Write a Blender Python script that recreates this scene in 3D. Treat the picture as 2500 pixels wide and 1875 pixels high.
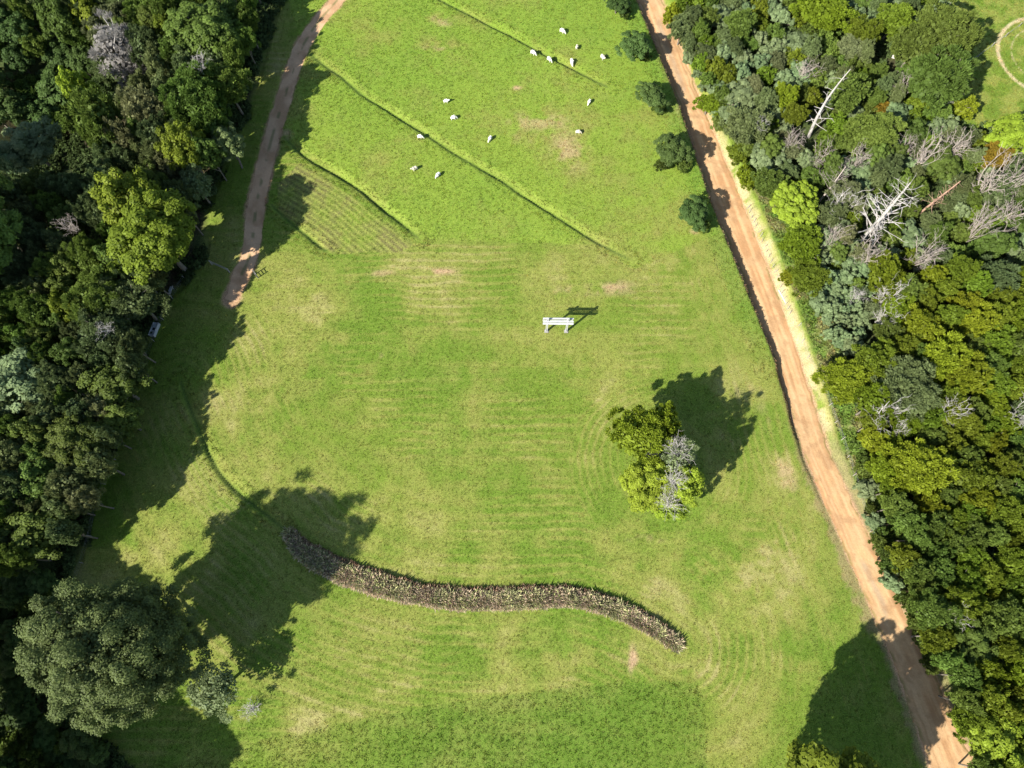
import bpy, bmesh, math, random
import numpy as np
from mathutils import Vector, Matrix, noise as mnoise

# ------------------------------------------------------------------ camera, light, exposure
for o in list(bpy.data.objects):
    bpy.data.objects.remove(o)
SC = bpy.context.scene
COL = SC.collection
HC = 100.0                      # drone height above the meadow, metres
TH = math.atan((1525 - 937.5) / 1760)   # tilt away from straight down
CT, ST = math.cos(TH), math.sin(TH)
FG = 1760 / 1.1302              # focal length for a 2212 x 1659 picture

cam_d = bpy.data.cameras.new('camera')
cam = bpy.data.objects.new('camera', cam_d)
COL.objects.link(cam)
cam.location = (0, 0, HC)
cam.rotation_euler = (TH, 0, 0)
cam_d.sensor_width = 36
cam_d.lens = 36 * 1760 / 2500
cam_d.clip_end = 3000
cam_d.clip_start = 0.5
SC.camera = cam

SUN_EL, SHADOW_AZ = 36.5, 40.0
wd = bpy.data.worlds.new('World')
SC.world = wd
wd.use_nodes = True
nt = wd.node_tree
sky = nt.nodes.new('ShaderNodeTexSky')
sky.sky_type = 'NISHITA'
sky.sun_disc = False
sky.sun_elevation = math.radians(SUN_EL)
# the sun stands opposite the shadows; rotation is measured clockwise from +Y
sky.sun_rotation = math.radians(90 - (SHADOW_AZ + 180))
sky.air_density = 1.0
sky.dust_density = 0.6
bg = nt.nodes['Background']
bg.inputs[1].default_value = 0.085
nt.links.new(sky.outputs[0], bg.inputs[0])
sl = bpy.data.lights.new('sun', 'SUN')
sl.energy = 5.0
sl.angle = math.radians(0.55)
sl.color = (1.0, 0.955, 0.87)
sun = bpy.data.objects.new('sun', sl)
COL.objects.link(sun)
a, e = math.radians(SHADOW_AZ), math.radians(SUN_EL)
sdir = Vector((math.cos(a) * math.cos(e), math.sin(a) * math.cos(e), -math.sin(e)))
sun.rotation_euler = sdir.to_track_quat('-Z', 'Y').to_euler()
sun.location = (-60, -60, 90)
SC.view_settings.view_transform = 'Standard'
SC.view_settings.look = 'None'
SC.view_settings.gamma = 1.0
SC.view_settings.exposure = 1.08
SC.view_settings.use_curve_mapping = False
SC.render.resolution_x, SC.render.resolution_y = 1024, 768

R = np.random.default_rng(7)
rnd = random.Random(11)

# ------------------------------------------------------------------ helpers
def P(gx, gy, z=0.0):
    """photo position (2212 wide) -> world x, y at height z"""
    x = (np.asarray(gx, float) - 1106) / FG
    y = -(np.asarray(gy, float) - 829.5) / FG
    dy, dz = y * CT + ST, y * ST - CT
    t = (np.asarray(z, float) - HC) / dz
    return x * t, dy * t

def pxm(gx, gy, z=0.0):
    """photo pixels (2212 wide) per metre there"""
    x0, y0 = P(gx, gy, z)
    zz = y0 * ST - (z - HC) * CT
    return FG / zz

def poly(pts, z=0.0):
    p = np.array(pts, float)
    x, y = P(p[:, 0], p[:, 1], z)
    return np.stack([x, y], 1)

def sm(t):
    t = np.clip(t, 0, 1)
    return t * t * (3 - 2 * t)

def vnoise(x, y, scale, seed=0):
    x = np.asarray(x) / scale; y = np.asarray(y) / scale
    xi = np.floor(x).astype(np.int64); yi = np.floor(y).astype(np.int64)
    fx = x - xi; fy = y - yi
    fx = fx * fx * (3 - 2 * fx); fy = fy * fy * (3 - 2 * fy)
    def h(i, j):
        n = (i * 374761393 + j * 668265263 + seed * 982451653) & 0xFFFFFFFF
        n = ((n ^ (n >> 13)) * 1274126177) & 0xFFFFFFFF
        n = n ^ (n >> 16)
        return (n & 0xFFFF) / 65535.0
    return (h(xi, yi) * (1 - fx) + h(xi + 1, yi) * fx) * (1 - fy) + (h(xi, yi + 1) * (1 - fx) + h(xi + 1, yi + 1) * fx) * fy

def fbm(x, y, scale, seed=0, oct=4, gain=0.5):
    s = 0; a = 1; t = 0
    for k in range(oct):
        # turn each octave so that the lattice does not show
        c, q = math.cos(0.7 * k + seed), math.sin(0.7 * k + seed)
        s = s + a * vnoise(x * c - y * q, x * q + y * c, scale / 2 ** k, seed + 17 * k)
        t += a; a *= gain
    return s / t

def pldist(x, y, pl):
    """distance to a polyline, sign (+ on the left of its direction), arclength fraction"""
    best = np.full(x.shape, 1e9); sg = np.zeros(x.shape); fr = np.zeros(x.shape)
    seg = np.diff(pl, axis=0); L = np.hypot(seg[:, 0], seg[:, 1]); cum = np.concatenate([[0], np.cumsum(L)])
    for i in range(len(seg)):
        ax, ay = pl[i]; ux, uy = seg[i] / L[i]
        t = np.clip((x - ax) * ux + (y - ay) * uy, 0, L[i])
        dx = x - ax - ux * t; dy = y - ay - uy * t
        d = np.hypot(dx, dy); m = d < best
        best[m] = d[m]; sg[m] = np.sign(ux * dy - uy * dx)[m]; fr[m] = ((cum[i] + t) / cum[-1])[m]
    return best, sg, fr

def inpoly(x, y, pl):
    c = np.zeros(np.shape(x), bool); n = len(pl); j = n - 1
    for i in range(n):
        xi, yi = pl[i]; xj, yj = pl[j]
        if yi != yj:
            c ^= ((yi > y) != (yj > y)) & (x < (xj - xi) * (y - yi) / (yj - yi) + xi)
        j = i
    return c

def smooth_line(pl, n=8):
    p = np.array(pl, float); out = []
    q = np.vstack([2 * p[0] - p[1], p, 2 * p[-1] - p[-2]])
    for i in range(1, len(q) - 2):
        for k in range(n):
            t = k / n
            out.append(0.5 * (2 * q[i] + (q[i + 1] - q[i - 1]) * t + (2 * q[i - 1] - 5 * q[i] + 4 * q[i + 1] - q[i + 2]) * t * t + (3 * q[i] - q[i - 1] - 3 * q[i + 1] + q[i + 2]) * t ** 3))
    out.append(p[-1])
    return np.array(out)

def mesh_np(name, V, F, face_attr=None, vcol=None, smooth=False):
    """V (n,3), F (m,k) with one k for all"""
    me = bpy.data.meshes.new(name)
    V = np.ascontiguousarray(V, np.float32); F = np.ascontiguousarray(F, np.int32)
    n, k = F.shape
    me.vertices.add(len(V)); me.vertices.foreach_set('co', V.ravel())
    me.loops.add(n * k); me.loops.foreach_set('vertex_index', F.ravel())
    me.polygons.add(n)
    me.polygons.foreach_set('loop_start', np.arange(0, n * k, k, dtype=np.int32))
    me.polygons.foreach_set('loop_total', np.full(n, k, np.int32))
    me.polygons.foreach_set('use_smooth', np.full(n, smooth, bool))
    me.update(calc_edges=True)
    if face_attr is not None:
        at = me.attributes.new('tone', 'FLOAT', 'FACE'); at.data.foreach_set('value', np.ascontiguousarray(face_attr, np.float32))
    if vcol is not None:
        at = me.attributes.new('gcol', 'FLOAT_COLOR', 'POINT')
        c = np.ones((len(V), 4), np.float32); c[:, :3] = vcol
        at.data.foreach_set('color', c.ravel())
    return me

def link(name, data, mats=(), parent=None, loc=None):
    o = bpy.data.objects.new(name, data); COL.objects.link(o)
    if data is not None:
        for m in mats:
            if m.name not in [q.name for q in data.materials]:
                data.materials.append(m)
    if parent: o.parent = parent
    if loc is not None: o.location = loc
    return o

def tag(o, label=None, cat=None, group=None, kind=None):
    if label: o['label'] = label
    if cat: o['category'] = cat
    if group: o['group'] = group
    if kind: o['kind'] = kind
    return o

# ------------------------------------------------------------------ materials
def newmat(name):
    m = bpy.data.materials.new(name); m.use_nodes = True
    return m, m.node_tree.nodes, m.node_tree.links, m.node_tree.nodes['Principled BSDF']

def mat_ground(name, rough=0.95, bump=0.5, hi=6.5, var=0.52, straw=(0.235, 0.245, 0.062), strawamt=0.42):
    m, N, L, b = newmat(name)
    at = N.new('ShaderNodeAttribute'); at.attribute_name = 'gcol'
    tc = N.new('ShaderNodeTexCoord')
    n1 = N.new('ShaderNodeTexNoise'); n1.inputs['Scale'].default_value = hi; n1.inputs['Detail'].default_value = 5; n1.inputs['Roughness'].default_value = 0.7
    n2 = N.new('ShaderNodeTexNoise'); n2.inputs['Scale'].default_value = hi * 0.45; n2.inputs['Detail'].default_value = 4; n2.inputs['Roughness'].default_value = 0.65
    L.new(tc.outputs['Object'], n1.inputs['Vector']); L.new(tc.outputs['Object'], n2.inputs['Vector'])
    mr = N.new('ShaderNodeMapRange'); mr.inputs[1].default_value = 0.3; mr.inputs[2].default_value = 0.7; mr.inputs[3].default_value = 1 - var; mr.inputs[4].default_value = 1 + var
    L.new(n1.outputs[0], mr.inputs[0])
    mx = N.new('ShaderNodeMix'); mx.data_type = 'RGBA'
    mr2 = N.new('ShaderNodeMapRange'); mr2.inputs[1].default_value = 0.5; mr2.inputs[2].default_value = 0.75; mr2.inputs[3].default_value = 0; mr2.inputs[4].default_value = strawamt
    L.new(n2.outputs[0], mr2.inputs[0]); L.new(mr2.outputs[0], mx.inputs[0])
    L.new(at.outputs['Color'], mx.inputs[6]); mx.inputs[7].default_value = (*straw, 1)
    vm = N.new('ShaderNodeVectorMath'); vm.operation = 'SCALE'
    L.new(mx.outputs[2], vm.inputs[0]); L.new(mr.outputs[0], vm.inputs['Scale'])
    L.new(vm.outputs[0], b.inputs['Base Color'])
    b.inputs['Roughness'].default_value = rough
    b.inputs['Specular IOR Level'].default_value = 0.15
    bp = N.new('ShaderNodeBump'); bp.inputs['Strength'].default_value = bump; bp.inputs['Distance'].default_value = 0.12
    L.new(n1.outputs[0], bp.inputs['Height']); L.new(bp.outputs[0], b.inputs['Normal'])
    return m

def mat_leaf(name, dark, light, transl=0.36, rough=0.55, hue=0.015, val=0.25):
    m, N, L, b = newmat(name)
    at = N.new('ShaderNodeAttribute'); at.attribute_name = 'tone'
    oi = N.new('ShaderNodeObjectInfo')
    mx = N.new('ShaderNodeMix'); mx.data_type = 'RGBA'
    L.new(at.outputs['Fac'], mx.inputs[0]); mx.inputs[6].default_value = (*dark, 1); mx.inputs[7].default_value = (*light, 1)
    hs = N.new('ShaderNodeHueSaturation')
    r1 = N.new('ShaderNodeMapRange'); r1.inputs[3].default_value = 0.5 - hue; r1.inputs[4].default_value = 0.5 + hue
    r2 = N.new('ShaderNodeMapRange'); r2.inputs[3].default_value = 1 - val; r2.inputs[4].default_value = 1 + val
    ml = N.new('ShaderNodeMath'); ml.operation = 'MULTIPLY'; ml.inputs[1].default_value = 7.31
    fr = N.new('ShaderNodeMath'); fr.operation = 'FRACT'
    L.new(oi.outputs['Random'], r1.inputs[0]); L.new(oi.outputs['Random'], ml.inputs[0]); L.new(ml.outputs[0], fr.inputs[0]); L.new(fr.outputs[0], r2.inputs[0])
    L.new(r1.outputs[0], hs.inputs['Hue']); L.new(r2.outputs[0], hs.inputs['Value']); L.new(mx.outputs[2], hs.inputs['Color'])
    L.new(hs.outputs[0], b.inputs['Base Color'])
    b.inputs['Roughness'].default_value = rough; b.inputs['Specular IOR Level'].default_value = 0.12
    tr = N.new('ShaderNodeBsdfTranslucent'); L.new(hs.outputs[0], tr.inputs[0])
    ms = N.new('ShaderNodeMixShader'); ms.inputs[0].default_value = transl
    L.new(b.outputs[0], ms.inputs[1]); L.new(tr.outputs[0], ms.inputs[2])
    L.new(ms.outputs[0], N['Material Output'].inputs[0])
    return m

def mat_rough(name, c1, c2, scale=6, rough=0.85, bump=0.3, stretch=(1, 1, 1)):
    m, N, L, b = newmat(name)
    tc = N.new('ShaderNodeTexCoord'); mp = N.new('ShaderNodeMapping'); mp.inputs['Scale'].default_value = stretch
    n = N.new('ShaderNodeTexNoise'); n.inputs['Scale'].default_value = scale; n.inputs['Detail'].default_value = 5; n.inputs['Roughness'].default_value = 0.65
    L.new(tc.outputs['Object'], mp.inputs[0]); L.new(mp.outputs[0], n.inputs['Vector'])
    mr = N.new('ShaderNodeMapRange'); mr.inputs[1].default_value = 0.3; mr.inputs[2].default_value = 0.7
    L.new(n.outputs[0], mr.inputs[0])
    mx = N.new('ShaderNodeMix'); mx.data_type = 'RGBA'; L.new(mr.outputs[0], mx.inputs[0])
    mx.inputs[6].default_value = (*c1, 1); mx.inputs[7].default_value = (*c2, 1)
    L.new(mx.outputs[2], b.inputs['Base Color']); b.inputs['Roughness'].default_value = rough; b.inputs['Specular IOR Level'].default_value = 0.2
    bp = N.new('ShaderNodeBump'); bp.inputs['Strength'].default_value = bump; bp.inputs['Distance'].default_value = 0.02
    L.new(n.outputs[0], bp.inputs['Height']); L.new(bp.outputs[0], b.inputs['Normal'])
    return m

def mat_tuft(name, rough=0.7):
    m, N, L, b = newmat(name)
    at = N.new('ShaderNodeAttribute'); at.attribute_type = 'INSTANCER'; at.attribute_name = 'tint'
    tn = N.new('ShaderNodeAttribute'); tn.attribute_name = 'tone'
    mr = N.new('ShaderNodeMapRange'); mr.inputs[3].default_value = 0.65; mr.inputs[4].default_value = 1.35
    L.new(tn.outputs['Fac'], mr.inputs[0])
    vm = N.new('ShaderNodeVectorMath'); vm.operation = 'SCALE'
    L.new(at.outputs['Color'], vm.inputs[0]); L.new(mr.outputs[0], vm.inputs['Scale'])
    L.new(vm.outputs[0], b.inputs['Base Color']); b.inputs['Roughness'].default_value = rough; b.inputs['Specular IOR Level'].default_value = 0.15
    tr = N.new('ShaderNodeBsdfTranslucent'); L.new(vm.outputs[0], tr.inputs[0])
    ms = N.new('ShaderNodeMixShader'); ms.inputs[0].default_value = 0.3
    L.new(b.outputs[0], ms.inputs[1]); L.new(tr.outputs[0], ms.inputs[2]); L.new(ms.outputs[0], N['Material Output'].inputs[0])
    return m

M = dict(
    ground=mat_ground('meadow_ground'),
    road=mat_ground('road_dirt', bump=0.35, hi=4.0, var=0.10, straw=(0.40, 0.25, 0.14), strawamt=0.3),
    olive=mat_leaf('olive_leaves', (0.090, 0.136, 0.024), (0.172, 0.246, 0.046)),
    dusk=mat_leaf('grey_green_leaves', (0.098, 0.128, 0.046), (0.186, 0.236, 0.088), hue=0.02),
    gold=mat_leaf('golden_green_leaves', (0.130, 0.164, 0.012), (0.255, 0.312, 0.023), hue=0.02),
    ygreen=mat_leaf('yellow_green_leaves', (0.102, 0.142, 0.014), (0.202, 0.272, 0.027), hue=0.02),
    green=mat_leaf('mid_green_leaves', (0.07, 0.1008, 0.019), (0.135, 0.1944, 0.0367)),
    deep=mat_leaf('deep_green_leaves', (0.054, 0.088, 0.022), (0.105, 0.165, 0.043), hue=0.015),
    lime=mat_leaf('lime_leaves', (0.1624, 0.2184, 0.0196), (0.3132, 0.4212, 0.0378), hue=0.01, val=0.1, transl=0.3),
    silver=mat_leaf('silvery_leaves', (0.120, 0.165, 0.070), (0.235, 0.305, 0.140), hue=0.02, val=0.15),
    pale=mat_leaf('pale_grey_green_leaves', (0.1232, 0.1372, 0.0588), (0.2376, 0.2646, 0.1134), hue=0.02),
    clumpgold=mat_leaf('golden_olive_leaves', (0.150, 0.200, 0.016), (0.29, 0.37, 0.032), hue=0.0, val=0.02),
    bigolive=mat_leaf('grey_olive_leaves', (0.078, 0.102, 0.032), (0.150, 0.192, 0.062), hue=0.0, val=0.02),
    palebush=mat_leaf('pale_bush_leaves', (0.155, 0.20, 0.085), (0.30, 0.365, 0.17), hue=0.0, val=0.02),
    rust=mat_leaf('rusty_leaves', (0.1736, 0.1232, 0.0157), (0.3348, 0.2376, 0.0302), hue=0.01),
    greyneedle=mat_leaf('dead_grey_needles', (0.16, 0.15, 0.14), (0.34, 0.32, 0.29), hue=0.0),
    plume=mat_leaf('cream_plumes', (0.45, 0.36, 0.28), (0.70, 0.60, 0.48), hue=0.0, val=0.1),
    tussock=mat_leaf('tussock_blades', (0.10, 0.15, 0.05), (0.24, 0.27, 0.11), hue=0.0, val=0.1),
    bark=mat_rough('grey_bark', (0.10, 0.085, 0.065), (0.24, 0.21, 0.17), 5, 0.9, 0.5),
    deadwood=mat_rough('bleached_wood', (0.30, 0.275, 0.245), (0.54, 0.51, 0.47), 5, 0.85, 0.4, (1, 1, .3)),
    pinkwood=mat_rough('pinkish_dead_wood', (0.27, 0.225, 0.19), (0.46, 0.40, 0.35), 5, 0.85, 0.4),
    redwood=mat_rough('rusty_dead_wood', (0.24, 0.13, 0.08), (0.48, 0.33, 0.24), 4, 0.85, 0.4),
    whitepaint=mat_rough('white_paint', (0.38, 0.38, 0.38), (0.58, 0.58, 0.58), 9, 0.6, 0.15),
    fadedwood=mat_rough('faded_wood', (0.20, 0.19, 0.17), (0.36, 0.34, 0.31), 8, 0.85, 0.4, (1, 6, 6)),
    postwood=mat_rough('fence_wood', (0.22, 0.20, 0.17), (0.44, 0.41, 0.37), 9, 0.9, 0.4),
    wire=mat_rough('fence_wire', (0.25, 0.25, 0.25), (0.38, 0.38, 0.38), 12, 0.5, 0.1),
    darkgap=mat_rough('dark_hatch', (0.012, 0.02, 0.025), (0.03, 0.04, 0.045), 9, 0.7, 0.1),
    greypaint=mat_rough('pale_grey_paint', (0.42, 0.45, 0.47), (0.58, 0.61, 0.62), 7, 0.6, 0.15),
    wool=mat_rough('sheep_wool', (0.66, 0.62, 0.54), (0.86, 0.84, 0.79), 18, 0.95, 0.6),
    woolb=mat_rough('sheep_wool_stained', (0.50, 0.44, 0.33), (0.72, 0.66, 0.54), 14, 0.95, 0.6),
    tuft=mat_tuft('grass_blades'),
)

# ------------------------------------------------------------------ the lie of the land
RY = np.array([-60, 0, 235, 450, 549, 770, 985, 1101, 1380, 1572, 1659, 1760])
RL = np.array([1352, 1376, 1469, 1539, 1580, 1671, 1734, 1785, 1906, 1976, 2003, 2035])
RR = np.array([1412, 1433, 1523, 1612, 1652, 1729, 1796, 1852, 1983, 2077, 2112, 2152])
RZ = np.array([-1.1, -1.2, -1.6, -1.7, -1.7, -1.4, -.4, -.1, 0, 0, 0, 0])
BZ = np.array([-.3, -.2, -.1, .1, .2, .2, .1, .1, .1, .1, .1, .1])     # ground level right of the road
_lx, _ly = P(RL, RY, RZ); _rx, _ry = P(RR, RY, RZ)
_o = np.argsort(_ly)
def road_at(y):
    return (np.interp(y, _ly[_o], _lx[_o]), np.interp(y, _ry[_o], _rx[_o]), np.interp(y, _ly[_o], RZ[_o]), np.interp(y, _ly[_o], BZ[_o]))
TRACK = smooth_line(poly([(760, -40), (725, 5), (690, 45), (657, 95), (637, 140), (615, 210), (590, 290), (570, 370), (553, 450), (541, 540), (518, 600), (497, 648)]))
def z2g(pts, ox, oy, s=2.633):
    return [((ox + x / s) / 1.1302, (oy + y / s) / 1.1302) for x, y in pts]
DITCH = [
    smooth_line(poly([(655, 108), (700, 142)] + z2g([(0, 490), (150, 618), (270, 690), (430, 790), (580, 880), (720, 975), (880, 1070), (1020, 1150), (1180, 1260), (1400, 1400), (1600, 1530), (1830, 1655), (1885, 1690)], 830, 0))),
    smooth_line(poly(z2g([(500, -90), (650, 0), (800, 75), (960, 160), (1120, 240), (1280, 330), (1420, 400), (1560, 475), (1740, 570)], 830, 0))),
    smooth_line(poly([(610, 293), (640, 322), (667, 345)] + z2g([(0, 1140), (150, 1240), (280, 1350), (400, 1440), (520, 1545)], 830, 0))),
    smooth_line(poly(z2g([(1740, 1310), (1880, 1440), (2040, 1570), (2110, 1620)], 0, 0))),
    smooth_line(poly([(388, 815), (400, 860), (415, 895), (430, 932), (450, 980), (480, 1030), (520, 1070), (560, 1100), (625, 1152)])),
]
DDEP = [0.46, 0.44, 0.5, 0.4, 0.42]
LIP = [.42, .0, .36, .15, .3]
STRIP = smooth_line(poly([(624, 1152), (650, 1185), (690, 1212), (740, 1236), (800, 1258), (880, 1280), (960, 1293), (1050, 1296), (1140, 1293), (1220, 1290), (1290, 1303), (1360, 1330), (1420, 1362), (1465, 1395)]))
SF = [0, .1, .25, .5, .7, .85, 1]; SWV = [.45, 1.2, 1.45, 1.28, 1.2, .95, .5]     # half width along it

LEFT_EDGE = poly([(640, -60), (600, 40), (570, 150), (540, 260), (500, 340), (455, 450), (450, 560), (400, 620), (372, 640), (345, 690), (320, 760), (290, 850), (262, 940), (235, 1020), (205, 1090), (190, 1170), (160, 1260), (135, 1340), (90, 1420), (170, 1560), (330, 1690), (330, 2000), (-900, 2000), (-900, -400), (640, -400)])
RIGHT_FIELD = poly([(2020, -200), (2030, 0), (2052, 100), (2055, 190), (2030, 245), (2100, 275), (2250, 275), (2800, 262), (2800, -200)])
GULLY = P(95, 215)
UNCUT = poly([(120, 2300), (250, 1700), (420, 1640), (700, 1568), (1000, 1512), (1250, 1480), (1470, 1468), (1505, 1478), (1522, 1510), (1532, 1700), (1560, 2300)])

def terrain(x, y):
    x = np.asarray(x, float); y = np.asarray(y, float)
    z = 0.7 * (fbm(x, y, 45, 3, 2) - 0.5)
    xl, xr, zr, bz = road_at(y)
    fade = sm((xl - 12 - x) / 12)
    z = z * fade
    dL = (xl - x) * 0.94 + 0.35 * (fbm(x, y, 1.4, 5, 2) - 0.5); dR = (x - xr) * 0.94 + 0.5 * (fbm(x, y, 2.0, 6, 2) - 0.5)
    near = dL < 3
    z = np.where(near & (dL >= 0), zr + (z - zr) * sm(dL / 0.65), z)
    z = np.where((dL < 0) & (dR < 0), zr, z)
    right = dR >= 0
    zf = bz + 0.9 * (fbm(x, y, 18, 8, 3) - 0.5) * sm(dR / 9)
    z = np.where(right, zr + (zf - zr) * sm(dR / 1.2), z)
    d, s, f = pldist(x, y, TRACK)
    z = z - 0.12 * sm((1.8 - d) / 0.8)
    for pl, dep in zip(DITCH, DDEP):
        d, s, f = pldist(x, y, pl)
        sd = d * s + 0.18 * (fbm(x, y, 1.2, 9, 2) - 0.5)
        pr = np.where(sd < 0, sm((sd + 0.38) / 0.38), np.clip(1 - sd / 1.5, 0, 1) ** 1.3)
        end = sm(f / 0.10) * sm((1 - f) / 0.16)
        z = z - dep * pr * (d < 3) * end * (0.45 + 1.1 * fbm(x, y, 4, 12, 2))
    d, s, f = pldist(x, y, STRIP)
    w = np.interp(f, SF, SWV)
    z = z + 0.35 * sm((w - d) / 0.9)
    gx, gy = GULLY
    rr = np.hypot((x - gx) / 1.0, (y - gy) / 0.85)
    z = z - 11 * np.exp(-(rr / 17.0) ** 2) * sm((LEFT_EDGE[3, 0] - 4 - x) / 14)
    lf = inpoly(x, y, LEFT_EDGE)
    z = z + np.where(lf, 1.2 * (fbm(x, y, 9, 14, 3) - 0.5), 0)
    # grass clumps
    z = z + 0.07 * (fbm(x, y, 1.3, 21, 3, 0.65) - 0.5)
    return z

def zlook(x, y):
    x = np.asarray(x, float); y = np.asarray(y, float)
    i = np.clip(np.searchsorted(gx_, x) - 1, 0, len(gx_) - 2); j = np.clip(np.searchsorted(gy_, y) - 1, 0, len(gy_) - 2)
    fx = (x - gx_[i]) / (gx_[i + 1] - gx_[i]); fy = (y - gy_[j]) / (gy_[j + 1] - gy_[j])
    return (ZG[j, i] * (1 - fx) + ZG[j, i + 1] * fx) * (1 - fy) + (ZG[j + 1, i] * (1 - fx) + ZG[j + 1, i + 1] * fx) * fy

def clook(x, y):
    i = np.clip(np.searchsorted(gx_, x), 0, len(gx_) - 1); j = np.clip(np.searchsorted(gy_, y), 0, len(gy_) - 1)
    return CG[j, i]

def tz(x, y):
    return float(zlook(x, y))

C = lambda *v: np.array(v)
GREEN, LUSH, DEEPG = C(.126, .186, .022), C(.096, .170, .017), C(.076, .146, .016)
DRY, STRAW, BARE = C(.200, .218, .046), C(.31, .275, .11), C(.40, .27, .16)
DIRT, FLOOR, FLOORG, SUNBANK = C(.46, .285, .165), C(.050, .040, .024), C(.045, .065, .020), C(.36, .305, .165)

def mixc(c, k, w):
    return c * (1 - w[..., None]) + k * w[..., None]

def ground_colour(x, y):
    n1 = fbm(x, y, 9, 31, 4); n2 = fbm(x, y, 2.2, 32, 4, .6); n3 = fbm(x, y, 24, 33, 3); n4 = fbm(x, y, .9, 34, 3, .7)
    c = np.zeros(x.shape + (3,)) + GREEN
    c = mixc(c, LUSH, sm((n3 - .38) / .3) * .6)
    c = mixc(c, DEEPG, sm((n2 - .52) / .2) * .35)
    # pasture above the mown part: greener
    past = poly([(560, -200), (655, 105), (612, 290), (700, 350), (912, 520), (1100, 524), (1280, 530), (1372, 582), (1500, 525), (1570, 500), (1480, 300), (1370, 0), (1300, -200)])
    mp = inpoly(x, y, past)
    dry = .15 + 1.5 * (n1 - .38) + .9 * (n2 - .5)
    dry = np.where(mp, dry - .14, dry + .08)
    c = np.where(mp[..., None], c * 1.16 + C(.022, .026, .004), c)
    # mowing rows: bands that follow the shape of each part of the meadow
    d5, s5, f5 = pldist(x, y, np.vstack([DITCH[4], STRIP[4:]]))
    main = ~mp
    above = s5 > 0
    wob = 1.2 * (n1 - .5)
    def rows(u, per, seed, sharp=.5):
        k = u / per
        r = vnoise(k * 3.1, k * 0 + seed, 1, seed) * .55 + vnoise(k * 1.05, k * 0 + 3.3, 1, seed + 1) * .45
        return r - .5
    u_h = y + .5 * wob
    r_h = rows(u_h, 1.1, 41)
    r_c = rows(d5 + .5 * wob, 1.0, 43)
    px, py = P(1430, 1000)
    rc_tree = np.hypot(x - px, y - py)
    r_t = rows(rc_tree + .4 * wob, .9, 44)
    xl, xr, zr, bz = road_at(y)
    dl = (xl - x) * .94
    r_r = rows(dl + .4 * wob, 1.0, 45)
    ends = .55 + .9 * (fbm(x, y * .5 + x * .2, 7, 46, 3) - .2)
    wt = sm((15 - rc_tree) / 4); wr = sm((11 - dl) / 4)
    wc = np.where(above, sm((20 - d5) / 8), sm((20 - d5) / 5))
    rr_ = r_h * (1 - wc) + r_c * wc
    rr_ = rr_ * (1 - wr) + r_r * wr
    rr_ = rr_ * (1 - wt) + r_t * wt
    dry = dry + np.where(main, 0.55 * rr_ * ends, .15 * rr_)
    def fine(u, per, seed):
        k = u / per + .9 * fbm(x, y, 5, seed, 3)
        return sm((.5 + .5 * np.sin(2 * math.pi * k) - .55) / .4) - .35
    fl = fine(u_h, 1.25, 141) * (1 - wc) + fine(d5, 1.15, 142) * wc
    fl = fl * (1 - wr) + fine(dl, 1.2, 143) * wr
    fl = fl * (1 - wt) + fine(rc_tree, 1.1, 144) * wt
    patchy = sm((fbm(x, y, 9, 145, 3) - .42) / .18)
    dry = dry + np.where(main & ~inpoly(x, y, UNCUT), .42 * fl * patchy, 0)
    def blob(gx, gy, rx, ry, amt, seed=50, rot=0.0):
        bx, by = P(gx, gy); s = pxm(gx, gy)
        c_, s_ = math.cos(rot), math.sin(rot)
        ux, uy = (x - bx) * c_ + (y - by) * s_, -(x - bx) * s_ + (y - by) * c_
        q = np.hypot(ux / (rx / s), uy / (ry / s))
        return .85 * amt * sm(1.35 - q) * sm((fbm(x, y, 1.7, seed, 3, .6) - .33) / .3)
    for b in ((1180, 270, 100, 50, .7), (1230, 330, 50, 60, .7), (960, 100, 60, 16, .7), (640 + 310, 40, 30, 20, .5), (1115, 190, 16, 7, 1.2),
              (700, 760, 90, 90, .35), (1560, 900, 60, 110, .5), (1690, 1010, 36, 60, .8), (1480, 650, 120, 120, .35), (1340, 860, 80, 60, .25), (1230, 790, 90, 40, .3),
              (1700, 1150, 60, 90, .4), (1600, 1200, 120, 90, .3), (1250, 1420, 110, 20, .5), (1500, 1440, 80, 25, .6), (700, 1560, 130, 22, .5, 50, .25), (870, 1480, 80, 14, .5, 50, .2),
              (560, 850, 60, 80, .3), (470, 1090, 40, 50, .5), (1440, 565, 70, 36, .4, 50, .5), (900, 1230, 180, 26, .35), (1500, 1240, 120, 60, .3), (1660, 1300, 80, 120, .35), (2150, 130, 90, 90, .35)):
        dry = dry + blob(*b)
    c = mixc(c, DRY, sm(dry / .8))
    c = mixc(c, STRAW, sm((dry - .62) / .7) * .8)
    # uncut dark corner at the bottom
    un = poly([(120, 2300), (250, 1700), (420, 1640), (700, 1568), (1000, 1512), (1250, 1480), (1470, 1468), (1505, 1478), (1522, 1510), (1532, 1700), (1560, 2300)])
    du, su, fu = pldist(x, y, un[:-1]); iu = inpoly(x, y, un)
    w = np.where(iu, sm(du / .35 + .2), 0) * (.35 + .65 * sm((x - P(560, 1600)[0]) / 22))
    c = mixc(c, DEEPG * (.9 + .5 * (n2[..., None] - .3)) , w * .42)
    # stubble plot beside the track with straight rows
    st = poly([(600, 400), (650, 352), (712, 392), (800, 452), (905, 524), (860, 545), (720, 548), (690, 528), (600, 450)])
    ist = inpoly(x, y, st)
    da, sa, fa = pldist(x, y, DITCH[2])
    rw = .5 + .5 * np.sin(da * 2 * math.pi / .88 + .5 * (n1 - .5))
    inner = sm(da / 2.5)
    c = np.where(ist[..., None], mixc(mixc(GREEN + 0 * c, C(.135, .125, .045), sm(n2 * 1.6 - .25)), DRY * 1.45, sm(rw * 1.5 - .65 + n4 * .6 - .2) * .7) * inner[..., None] + c * (1 - inner[..., None]), c)
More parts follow.
